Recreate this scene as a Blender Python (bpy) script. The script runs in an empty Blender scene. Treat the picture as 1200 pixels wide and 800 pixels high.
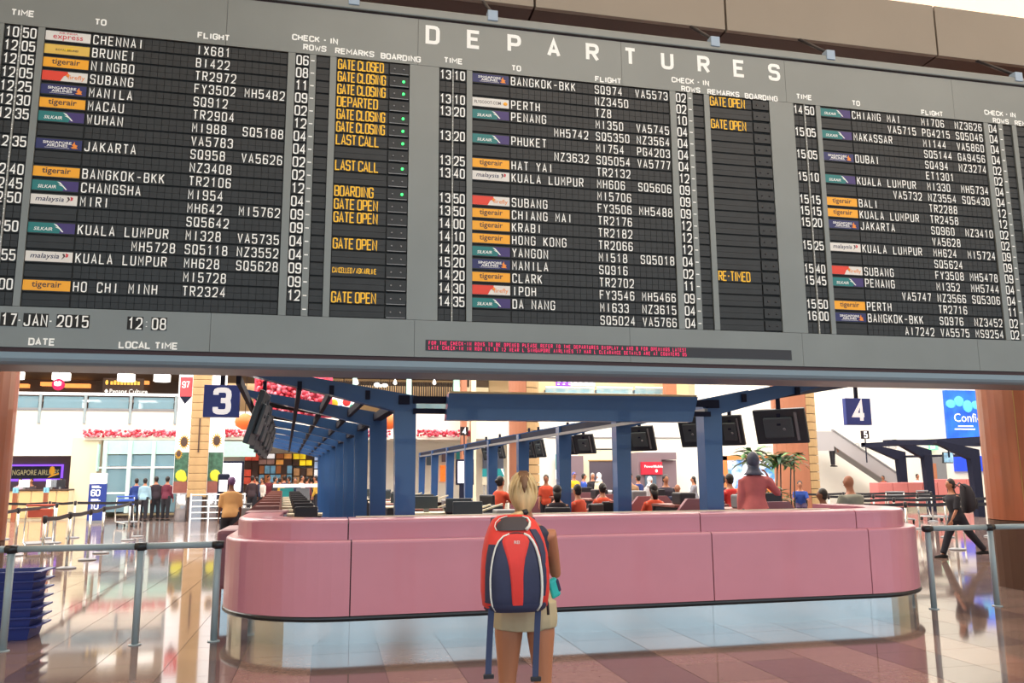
import bpy, bmesh, math, random
from mathutils import Vector, Matrix
import numpy as np
random.seed(7)
S = bpy.context.scene
COL = S.collection
PI = math.pi
def srgb(r, g, b):
    f = lambda c: (c/255)/12.92 if c/255 <= .04045 else (((c/255)+.055)/1.055)**2.4
    return (f(r), f(g), f(b), 1)
# ---------------------------------------------------------------- camera
FPX = 960.0; YAW = math.radians(12.6); PITCH = math.radians(9.35); ROLL = math.radians(.40); CAMH = 1.6
_f = Vector((math.sin(YAW)*math.cos(PITCH), math.cos(YAW)*math.cos(PITCH), math.sin(PITCH)))
_r = Vector((math.cos(YAW), -math.sin(YAW), 0)); _u = _r.cross(_f)
_R = _r*math.cos(ROLL)-_u*math.sin(ROLL); _U = _u*math.cos(ROLL)+_r*math.sin(ROLL)
cd = bpy.data.cameras.new('camera'); cam = bpy.data.objects.new('camera', cd); COL.objects.link(cam)
cam.matrix_world = Matrix(((_R.x, _U.x, -_f.x, 0), (_R.y, _U.y, -_f.y, 0), (_R.z, _U.z, -_f.z, CAMH), (0, 0, 0, 1)))
cd.sensor_width = 36; cd.lens = FPX/1200*36; cd.clip_end = 400
S.camera = cam
def at(px, py, Y):            # survey helper: where a line of sight meets the upright plane at distance Y
    d = _f+_R*((px-600)/FPX)+_U*((400-py)/FPX)
    d *= Y/d.y
    return Vector((d.x, Y, CAMH+d.z))
# ---------------------------------------------------------------- world and light
W = bpy.data.worlds.new('daylight'); S.world = W; W.use_nodes = True
bg = W.node_tree.nodes['Background']; bg.inputs[0].default_value = (.66, .86, 1, 1); bg.inputs[1].default_value = 1.5
def area(name, loc, rot, sx, sy, e, col):
    l = bpy.data.lights.new(name, 'AREA'); l.shape = 'RECTANGLE'; l.size = sx; l.size_y = sy; l.energy = e; l.color = col
    o = bpy.data.objects.new(name, l); o.location = loc; o.rotation_euler = rot; COL.objects.link(o); return o
area('ceiling_light_far', (4, 30, 10.4), (0, 0, 0), 56, 26, 10500, (1, .98, .95))
area('ceiling_light_middle', (5, 13.5, 10.4), (0, 0, 0), 20, 6, 700, (1, .95, .9))
area('ceiling_light_near', (8.5, -1, 10.4), (math.radians(16), 0, 0), 18, 8, 900, (1, .86, .74))
S.view_settings.view_transform = 'Standard'; S.view_settings.look = 'None'
S.view_settings.exposure = 0.24; S.view_settings.gamma = 1; S.view_settings.use_curve_mapping = False
# ---------------------------------------------------------------- materials
MATS = {}
def mat(name, rgb, rough=.5, metal=0, emit=0, noise=0, nscale=8, bump=0, alpha=1, trans=0, stretch=None, spec=.5, coat=0):
    if name in MATS: return MATS[name]
    m = bpy.data.materials.new(name); m.use_nodes = True; nt = m.node_tree
    p = nt.nodes['Principled BSDF']; c = srgb(*rgb)
    p.inputs['Base Color'].default_value = c; p.inputs['Roughness'].default_value = rough; p.inputs['Metallic'].default_value = metal
    p.inputs['Specular IOR Level'].default_value = spec; p.inputs['Coat Weight'].default_value = coat
    if emit: p.inputs['Emission Color'].default_value = c; p.inputs['Emission Strength'].default_value = emit
    if trans: p.inputs['Transmission Weight'].default_value = trans
    if alpha < 1: p.inputs['Alpha'].default_value = alpha
    if noise or bump:
        tc = nt.nodes.new('ShaderNodeTexCoord'); mp = nt.nodes.new('ShaderNodeMapping'); n = nt.nodes.new('ShaderNodeTexNoise')
        n.inputs['Scale'].default_value = nscale; n.inputs['Detail'].default_value = 5
        if stretch: mp.inputs['Scale'].default_value = stretch
        nt.links.new(tc.outputs['Object'], mp.inputs[0]); nt.links.new(mp.outputs[0], n.inputs['Vector'])
        if noise:
            r = nt.nodes.new('ShaderNodeValToRGB'); r.color_ramp.elements[0].position = .3; r.color_ramp.elements[1].position = .7
            r.color_ramp.elements[0].color = tuple(max(0, v*(1-noise)) for v in c[:3])+(1,)
            r.color_ramp.elements[1].color = tuple(min(1, v*(1+noise)) for v in c[:3])+(1,)
            nt.links.new(n.outputs['Fac'], r.inputs[0]); nt.links.new(r.outputs[0], p.inputs['Base Color'])
            if emit: nt.links.new(r.outputs[0], p.inputs['Emission Color'])
        if bump:
            b = nt.nodes.new('ShaderNodeBump'); b.inputs['Strength'].default_value = bump; b.inputs['Distance'].default_value = .02
            nt.links.new(n.outputs['Fac'], b.inputs['Height']); nt.links.new(b.outputs[0], p.inputs['Normal'])
    MATS[name] = m; return m
M_board = mat('board_metal', (124, 128, 126), .42, .25, noise=.05, nscale=1.5)
M_boardlip = mat('board_lip', (122, 140, 152), .4, .1)
M_flap = mat('flap_black', (27, 30, 33), .5, noise=.25, nscale=9)
M_flapbox = mat('flap_recess', (20, 22, 23), .7)
M_white = mat('white_print', (250, 250, 246), .5)
M_yel = mat('yellow_print', (255, 196, 40), .5)
M_sep = mat('separator_grey', (160, 162, 158), .5)
M_pink = mat('pink_laminate', (208, 136, 152), .28, noise=.03, nscale=2, coat=.3)
M_pinkseam = mat('seam_dark', (50, 25, 32), .6)
M_steel = mat('brushed_steel', (228, 234, 234), .17, .95, noise=.04, nscale=3, stretch=(1, 1, .1))
M_black = mat('black_rubber', (30, 32, 38), .3)
M_navy = mat('navy_paint', (46, 84, 136), .3, noise=.1, nscale=1.2, coat=.3)
M_navyd = mat('navy_dark', (28, 32, 52), .7, spec=.2)
M_tube = mat('rail_grey_paint', (150, 166, 172), .35)
M_wood = mat('cherry_veneer', (156, 90, 60), .35, noise=.22, nscale=5, stretch=(1, 1, .12), coat=.2)
M_woodD = mat('dark_plinth_wood', (88, 64, 50), .35, noise=.15, nscale=4, stretch=(1, 1, .15))
M_joint = mat('brass_joint', (176, 138, 84), .4, .3)
M_sand = mat('sandstone_tile', (190, 158, 112), .6, noise=.1, nscale=3)
M_orangew = mat('orange_wood', (178, 116, 86), .45, noise=.08, nscale=2, stretch=(1, 1, .2))
M_wall = mat('white_wall', (240, 238, 226), .7, noise=.02, nscale=1)
M_cream = mat('cream_wall', (236, 226, 196), .7)
M_mauve = mat('mauve_wall', (130, 112, 120), .7)
M_brown = mat('brown_soffit', (84, 64, 56), .6, noise=.15, nscale=1.5)
M_fascia = mat('fascia_panel', (142, 130, 116), .5, noise=.05, nscale=1)
M_glass = mat('clear_glass', (190, 220, 225), .05, alpha=.28, spec=.8)
M_mint = mat('mint_glass', (186, 228, 218), .2, noise=.05)
M_dark = mat('dark_charcoal', (38, 36, 42), .45)
M_mon = mat('monitor_plastic', (52, 60, 66), .35)
M_mon2 = mat('monitor_plastic_light', (78, 88, 92), .35)
M_deskp = mat('mauve_laminate', (150, 100, 108), .4)
M_deskb = mat('brick_pink_laminate', (142, 86, 76), .45, noise=.1)
M_grey = mat('mid_grey', (130, 132, 136), .45)
M_chrome = mat('chrome', (200, 200, 196), .18, .9)
M_blue = mat('sign_blue', (62, 82, 170), .4)
M_gloww = mat('glow_white', (245, 245, 245), .5, emit=.5)  # glow put into the white; also used on unlit rails, tables and racks
# ---------------------------------------------------------------- mesh helpers
class MB:
    def __init__(s): s.v = []; s.f = []; s.sm = []
    def add(s, vs, fs, smooth=False):
        n = len(s.v); s.v += [tuple(v) for v in vs]; s.f += [tuple(i+n for i in f) for f in fs]; s.sm += [smooth]*len(fs); return s
    def box(s, x0, x1, y0, y1, z0, z1, M=None):
        vs = [Vector(p) for p in ((x0, y0, z0), (x1, y0, z0), (x1, y1, z0), (x0, y1, z0), (x0, y0, z1), (x1, y0, z1), (x1, y1, z1), (x0, y1, z1))]
        if M: vs = [M@v for v in vs]
        return s.add(vs, [(0, 3, 2, 1), (4, 5, 6, 7), (0, 1, 5, 4), (1, 2, 6, 5), (2, 3, 7, 6), (3, 0, 4, 7)])
    def bbox(s, x0, x1, y0, y1, z0, z1, b=.01, M=None):      # bevelled box
        bm = bmesh.new(); bmesh.ops.create_cube(bm, size=1)
        for v in bm.verts: v.co = Vector(((x0+x1)/2+v.co.x*(x1-x0), (y0+y1)/2+v.co.y*(y1-y0), (z0+z1)/2+v.co.z*(z1-z0)))
        bmesh.ops.bevel(bm, geom=bm.edges[:], offset=b, segments=2, affect='EDGES', profile=.5)
        vs = [M@v.co if M else v.co.copy() for v in bm.verts]; fs = [[v.index for v in f.verts] for f in bm.faces]; bm.free()
        return s.add(vs, fs)
    def hexa(s, A, B):      # A, B lists of equal-length outlines
        n = len(A); return s.add(list(A)+list(B), [tuple(range(n-1, -1, -1)), tuple(range(n, 2*n))]+[(i, (i+1) % n, n+(i+1) % n, n+i) for i in range(n)])
    def loft(s, rings, cap=True, smooth=True):
        n = len(rings[0]); vs = [p for r in rings for p in r]; fs = []
        for k in range(len(rings)-1):
            for i in range(n): fs.append((k*n+i, k*n+(i+1) % n, (k+1)*n+(i+1) % n, (k+1)*n+i))
        if cap: fs.append(tuple(range(n-1, -1, -1))); fs.append(tuple(range((len(rings)-1)*n, len(rings)*n)))
        return s.add(vs, fs, smooth)
    def tube(s, pts, rad, n=10, flat=1, side=None, round_ends=False):
        pts = [Vector(p) for p in pts]
        if not hasattr(rad, '__len__'): rad = [rad]*len(pts)
        rad = list(rad)
        if round_ends:
            a = (pts[0]-pts[1]).normalized(); b = (pts[-1]-pts[-2]).normalized(); r0, r1 = rad[0], rad[-1]
            pre = [pts[0]+a*r0*.95, pts[0]+a*r0*.7]; prr = [r0*.3, r0*.75]; post = [pts[-1]+b*r1*.7, pts[-1]+b*r1*.95]; por = [r1*.75, r1*.3]
            pts = pre+pts+post; rad = prr+rad+por
        rings = []; u = None
        for i, p in enumerate(pts):
            t = (pts[min(i+1, len(pts)-1)]-pts[max(i-1, 0)]).normalized()
            if u is None:
                u = Vector(side) if side else (Vector((0, 0, 1)) if abs(t.z) < .9 else Vector((1, 0, 0)))
            u = (u-t*u.dot(t)).normalized(); w = t.cross(u)
            rings.append([p+(u*math.cos(2*PI*k/n)+w*math.sin(2*PI*k/n)*flat)*rad[i] for k in range(n)])
        return s.loft(rings)
    def cyl(s, p0, p1, r, n=12, r1=None): return s.tube([p0, p1], [r, r if r1 is None else r1], n)
    def lathe(s, prof, c=(0, 0, 0), n=20, sx=1, sy=1):
        return s.loft([[Vector((c[0]+r*math.cos(2*PI*k/n)*sx, c[1]+r*math.sin(2*PI*k/n)*sy, c[2]+z)) for k in range(n)] for r, z in prof])
    def ell(s, c, rx, ry, rz, n=12, m=8, M=None):
        rings = []
        for j in range(m+1):
            a = -PI/2+PI*j/m; cr = max(math.cos(a), .02)
            rings.append([Vector((rx*cr*math.cos(2*PI*k/n), ry*cr*math.sin(2*PI*k/n), rz*math.sin(a))) for k in range(n)])
        if M: rings = [[M@v for v in r] for r in rings]
        return s.loft([[Vector(c)+v for v in r] for r in rings])
    def build(s, name, m, parent=None, label=None, smooth=None):
        me = bpy.data.meshes.new(name); me.from_pydata(s.v, [], s.f)
        me.polygons.foreach_set('use_smooth', s.sm if smooth is None else [smooth]*len(s.f)); me.materials.append(m); me.update()
        o = bpy.data.objects.new(name, me); COL.objects.link(o)
        if parent: o.parent = parent
        if label: o['label'] = label
        return o
def tag(o, label=None, cat=None, group=None, kind=None):
    if label: o['label'] = label
    if cat: o['category'] = cat
    if group: o['group'] = group
    if kind: o['kind'] = kind
    return o
def empty(name, loc, label=None, cat=None, group=None, rz=0, kind=None):
    o = bpy.data.objects.new(name, None); o.empty_display_size = .1; o.location = loc; o.rotation_euler = (0, 0, rz); COL.objects.link(o)
    return tag(o, label, cat, group, kind)
def copy_tree(o, parent=None):
    c = o.copy(); COL.objects.link(c); c.parent = parent
    for ch in list(o.children): copy_tree(ch, c)
    return c
def struct(name, mb, m, parent=None, **k):
    o = mb.build(name, m, parent, **k)
    if not parent: o['kind'] = 'structure'
    return o
def loc(o): return Matrix.Translation(-Vector(o.location))
# ---------------------------------------------------------------- lettering
G = {   # strokes on a unit box; R marks rounded corners
 'A': ['0,0 .5,1 1,0', '.18,.3 .82,.3'], 'B': ['0,0 0,1 1,1R 1,.52R 0,.52', '0,.52 1,.52R 1,0R 0,0'], 'C': ['1,.75 1,1R 0,1R 0,0R 1,0R 1,.25'],
 'D': ['0,0 0,1 1,1R 1,0Rc'], 'E': ['1,1 0,1 0,0 1,0', '0,.52 .85,.52'], 'F': ['1,1 0,1 0,0', '0,.52 .85,.52'], 'G': ['1,.75 1,1R 0,1R 0,0R 1,0R 1,.5 .55,.5'],
 'H': ['0,0 0,1', '1,0 1,1', '0,.52 1,.52'], 'I': ['.5,0 .5,1'], 'J': ['.9,1 .9,0R 0,0R 0,.25'], 'K': ['0,0 0,1', '1,1 0,.4', '.35,.6 1,0'], 'L': ['0,1 0,0 1,0'],
 'M': ['0,0 0,1 .5,.4 1,1 1,0'], 'N': ['0,0 0,1 1,0 1,1'], 'O': ['0,0R 1,0R 1,1R 0,1Rc'], 'P': ['0,0 0,1 1,1R 1,.45R 0,.45'], 'Q': ['0,0R 1,0R 1,1R 0,1Rc', '.6,.25 1.05,-.05'],
 'R': ['0,0 0,1 1,1R 1,.5R 0,.5', '.5,.5 1,0'], 'S': ['1,.78 1,1R 0,1R 0,.52R 1,.52R 1,0R 0,0R 0,.22'], 'T': ['0,1 1,1', '.5,1 .5,0'], 'U': ['0,1 0,0R 1,0R 1,1'],
 'V': ['0,1 .5,0 1,1'], 'W': ['0,1 .22,0 .5,.65 .78,0 1,1'], 'X': ['0,0 1,1', '0,1 1,0'], 'Y': ['0,1 .5,.45 1,1', '.5,.45 .5,0'], 'Z': ['0,1 1,1 0,0 1,0'],
 '0': ['0,0R 1,0R 1,1R 0,1Rc'], '1': ['.15,.78 .55,1 .55,0'], '2': ['0,.75 0,1R 1,1R 1,.5R 0,0 1,0'], '3': ['0,.78 0,1R 1,1R 1,.52R .4,.52', '.4,.52 1,.52R 1,0R 0,0R 0,.22'],
 '4': ['.75,0 .75,1 0,.3 1.05,.3'], '5': ['1,1 0,1 0,.55 1,.62R 1,0R 0,0R 0,.2'], '6': ['1,.8 1,1R 0,1R 0,0R 1,0R 1,.55R 0,.55'], '7': ['0,1 1,1 .4,0'],
 '8': ['0,0R 1,0R 1,.52R 0,.52Rc', '.05,.52R .95,.52R .95,1R .05,1Rc'], '9': ['0,.2 0,0R 1,0R 1,1R 0,1R 0,.45R 1,.45'], '-': ['.1,.5 .9,.5'], '.': ['.45,0 .55,0'], '/': ['0,0 1,1'],
 ':': ['.5,.22 .5,.3', '.5,.7 .5,.78'], ' ': []}
WID = {'I': .3, '1': .75, 'M': 1.25, 'W': 1.3, '-': .6, '.': .3, ':': .3, ' ': .25}
def strokes(ch, w, h):
    out = []
    for st in G.get(ch, []):
        closed = st.endswith('c'); st = st.rstrip('c'); raw = []
        for t in st.split():
            r = t.endswith('R'); x, y = t.rstrip('R').split(','); raw.append((Vector((float(x)*w, float(y)*h)), r))
        pts = []; n = len(raw); rr = .36*w
        for i, (p, r) in enumerate(raw):
            if r and (closed or 0 < i < n-1):
                a = raw[i-1][0]; b = raw[(i+1) % n][0]; da = (a-p); db = (b-p)
                ra = min(rr, da.length*.48); rb = min(rr, db.length*.48); A = p+da.normalized()*ra; B = p+db.normalized()*rb
                for t in (0, .33, .67, 1): pts.append(A*(1-t)**2+p*(2*t*(1-t))+B*t*t)
            else: pts.append(p)
        out.append((pts, closed))
    return out
def put_glyph(mb, ch, o, X, Z, N, w, h, t):      # flat ribbon strokes on a surface
    if (ch in 'MW' and t/w < .34) or (ch in 'MWN' and .39 < t/w < .45): t = t*.74
    for pts, closed in strokes(ch, w, h):
        n = len(pts); L = []
        for i, p in enumerate(pts):
            if closed: a = pts[i-1]; b = pts[(i+1) % n]
            else: a = pts[max(i-1, 0)]; b = pts[min(i+1, n-1)]
            d0 = (p-a) if (closed or i > 0) else (b-p); d1 = (b-p) if (closed or i < n-1) else (p-a)
            d0 = d0.normalized(); d1 = d1.normalized(); nrm = Vector((-(d0.y+d1.y), d0.x+d1.x))
            nrm = nrm.normalized() if nrm.length > 1e-4 else Vector((-d0.y, d0.x))
            c = max(.45, nrm.dot(Vector((-d0.y, d0.x)))); q = p.copy()
            if not closed and i == 0: q = p-d0*t*.0
            L.append((q+nrm*t/2/c, q-nrm*t/2/c))
        m = n if closed else n-1; D = X.cross(Z)
        for i in range(m):      # every stroke segment lies a hair prouder than the last
            j = (i+1) % n; e = D*(.00007*put_glyph.k); put_glyph.k += 1
            mb.add([o+X*q.x+Z*q.y+e for q in (L[i][0], L[i][1], L[j][1], L[j][0])], [(0, 1, 2, 3)])
    put_glyph.k = 0
put_glyph.k = 0
def write(mb, s, o, h, w, t, pitch=None, gap=.35, X=Vector((1, 0, 0)), Z=Vector((0, 0, 1)), center=False):
    o = Vector(o); N = X.cross(Z)*-1
    adv = []
    for ch in s: adv.append(pitch if pitch else w*WID.get(ch, 1)+gap*w)
    if center: o = o-X*(sum(adv)-gap*w)/2
    x = 0
    for ch, a in zip(s, adv):
        cw = w if pitch else w*WID.get(ch, 1)
        if ch == 'I' and not pitch: cw = .3*w
        put_glyph(mb, ch, o+X*x, X, Z, N, cw, h, t)
        x += a
    return x
_bf = {}
def soft(mb, s, o, size, off=.0, X=Vector((1, 0, 0)), Z=Vector((0, 0, 1)), sx=1, shear=0, center=False):   # rounded humanist letters for logos
    key = (s, off, shear)
    if key not in _bf:
        c = bpy.data.curves.new('lettering_source', 'FONT'); c.body = s; c.size = 1; c.offset = off; c.shear = shear; c.resolution_u = 2
        ob = bpy.data.objects.new('lettering_source', c); me = bpy.data.meshes.new_from_object(ob)
        _bf[key] = ([v.co.copy() for v in me.vertices], [tuple(p.vertices) for p in me.polygons])
        bpy.data.objects.remove(ob); bpy.data.curves.remove(c); bpy.data.meshes.remove(me)
    vs, fs = _bf[key]; o = Vector(o)
    if not vs: return
    if center:
        mx = max(v.x for v in vs); mn = min(v.x for v in vs); o = o-X*(mx+mn)/2*size*sx
    mb.add([o+X*v.x*size*sx+Z*v.y*size for v in vs], fs)
# ---------------------------------------------------------------- floor
M_floorbase = mat('granite_base', (92, 76, 72), .12, noise=.15, nscale=20, spec=.8)
TSP = .5
M_tile = [mat('granite_rose', (128, 106, 98), .06, noise=.12, nscale=14, spec=TSP), mat('granite_dark', (98, 82, 80), .06, noise=.12, nscale=14, spec=TSP), mat('granite_tan', (118, 99, 91), .06, noise=.12, nscale=14, spec=TSP)]
def tiled_far_floor():
    m = bpy.data.materials.new('granite_far'); m.use_nodes = True; nt = m.node_tree; p = nt.nodes['Principled BSDF']
    tc = nt.nodes.new('ShaderNodeTexCoord'); b = nt.nodes.new('ShaderNodeTexBrick'); b.offset = 0; b.inputs['Scale'].default_value = 1
    b.inputs['Color1'].default_value = srgb(150, 130, 122); b.inputs['Color2'].default_value = srgb(130, 112, 108); b.inputs['Mortar'].default_value = srgb(70, 56, 54)
    b.inputs['Mortar Size'].default_value = .006; b.inputs['Brick Width'].default_value = .61; b.inputs['Row Height'].default_value = .61
    nt.links.new(tc.outputs['Object'], b.inputs['Vector']); nt.links.new(b.outputs['Color'], p.inputs['Base Color'])
    p.inputs['Roughness'].default_value = .09; p.inputs['Specular IOR Level'].default_value = .9
    return m
floor = struct('floor', MB().box(-32, 48, -14, 60, -.3, -.006), M_floorbase)
T = .61; tx0 = 2.35-T*9
tb = MB().box(.0025, T-.0025, .0025, T-.0025, -.02, 0); tmesh = {}
for i in range(18):
    for j in range(13):
        k = (i % 2) if (i*7+j*3) % 5 else 2
        if k not in tmesh:
            t = tb.build('floor_tile', M_tile[k], floor); tmesh[k] = t.data
        else:
            t = bpy.data.objects.new('floor_tile', tmesh[k]); COL.objects.link(t); t.parent = floor
        t.location = (tx0+i*T, 3.2+j*T, 0)
fm = [MB(), MB()]
yfar = 3.2+13*T
for i in range(-22, 42):
    for j in range(-5, 30):
        if 0 <= i < 18 and 0 <= j < 13: continue
        x = tx0+i*T; y = 3.2+j*T
        fm[(i+j) % 2].box(x+.004, x+T-.004, y+.004, y+T-.004, -.02, 0)
for k in (0, 1): tag(fm[k].build('floor_tiles', M_tile[2*k], floor), kind='stuff')
MB().box(-32, 48, 3.2+30*T, 60, -.02, -.001).build('far_paving', tiled_far_floor(), floor)
# ---------------------------------------------------------------- ceiling, bulkhead, outer walls
M_ceil = mat('ceiling_plaster', (226, 206, 178), .8)
M_sky = mat('luminous_ceiling_white', (255, 248, 236), .6, emit=1.3); M_skyn = mat('luminous_ceiling_warm', (255, 226, 186), .6, emit=.55); M_skym = mat('luminous_ceiling_cream', (255, 232, 200), .6, emit=1.1)
ceil_ = struct('ceiling', MB().box(-32, 48, -12, 60, 11.4, 11.7), M_ceil)
for i in range(8):
    for j in range(5):
        x0 = -30+i*9.6; y0 = -10+j*14
        MB().box(x0, x0+9.3, y0, y0+13.6, 11.2, 11.32).build('luminous_panel', M_skyn if j == 0 else M_skym if j == 1 else M_sky, ceil_)
for i in range(9): MB().box(-30.3+i*9.6, -30+i*9.6, -10, 58, 10.9, 11.4).build('ceiling_beam', M_brown, ceil_)
for k in range(7):
    a = MB(); x = -6+k*5; a.cyl((x, 10.5, 10.9), (x+6, 22, 10.9), .05, 8); a.build('ceiling_strut', M_brown, ceil_)
# bulkhead over the board: separate facing panels and soffit panels, open joints between
blk = empty('ceiling_bulkhead', (0, 7.73, 6.5)); blk['kind'] = 'structure'
fy = 7.73
js = [-7.6, -4.4, -1.2, 2.0]+[at(851, 30, fy).x, at(1096, 30, fy).x, at(1096, 30, fy).x+2.7, at(1096, 30, fy).x+5.4, 15.2, 17.9]
for a, b in zip(js[:-1], js[1:]):
    MB().bbox(a+.012-0, b-.012, 0, .06, 0, .64, .004).build('facing_panel', M_fascia, blk)
    MB().box(a+.012, b-.012, .065, 1.4, 0, .05).build('soffit_panel', M_brown, blk)
MB().box(js[0], js[-1], .08, 1.4, .06, .62).build('bulkhead_core', M_pinkseam, blk)
struct('wall_left', MB().box(-32, -31.7, -12, 60, 0, 11.4), M_cream)
struct('wall_right', MB().box(47.7, 48, -12, 60, 0, 11.4), M_cream)
struct('wall_back', MB().box(-32, 48, 59.7, 60, 0, 11.4), M_cream)
# unseen glazed front behind the viewer; bars added to band the steel's reflections
fr = empty('window_1', (0, -12, 0)); fr['kind'] = 'structure'
for k in range(14): MB().box(-31+k*6, -30.6+k*6, -.2, .2, 0, 11.4).build('mullion', M_dark, fr)
for z in (.0, 2.8, 6.5): MB().box(-32, 48, -.1, .1, z, z+.2).build('transom', M_dark, fr)
# ---------------------------------------------------------------- departure board
BY = 7.2
board = empty('departure_board', (2.7, BY, 2.51), 'long grey split-flap departures board with yellow and white lettering hanging above the counter', 'board')
BO = Vector(board.location)
def B(mb): mb.v = [tuple(Vector(v)-BO) for v in mb.v]; return mb
XL, XR = -3.4, 8.9
face = MB(); face.box(XL, XR, BY+.036, BY+.5, 2.64, 5.90)
o = B(face).build('housing', M_board, board)
pr = [(0, 2.56), (.012, 2.535), (.04, 2.515), (.08, 2.51), (.5, 2.51), (.5, 2.61), (0, 2.61)]
B(MB().hexa([Vector((XL, BY-.02+a, z)) for a, z in pr], [Vector((XR, BY-.02+a, z)) for a, z in pr])).build('bottom_lip', M_boardlip, board)
B(MB().bbox(XL, XR, BY-.02, BY+.5, 5.912, 6.0, .012)).build('top_moulding', M_board, board)
B(MB().box(XL, XR, BY+.01, BY+.4, 2.60, 2.65)).build('shadow_gap', M_pinkseam, board)
B(MB().box(XL, XR, BY+.01, BY+.4, 5.895, 5.915)).build('shadow_gap', M_pinkseam, board)
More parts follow.
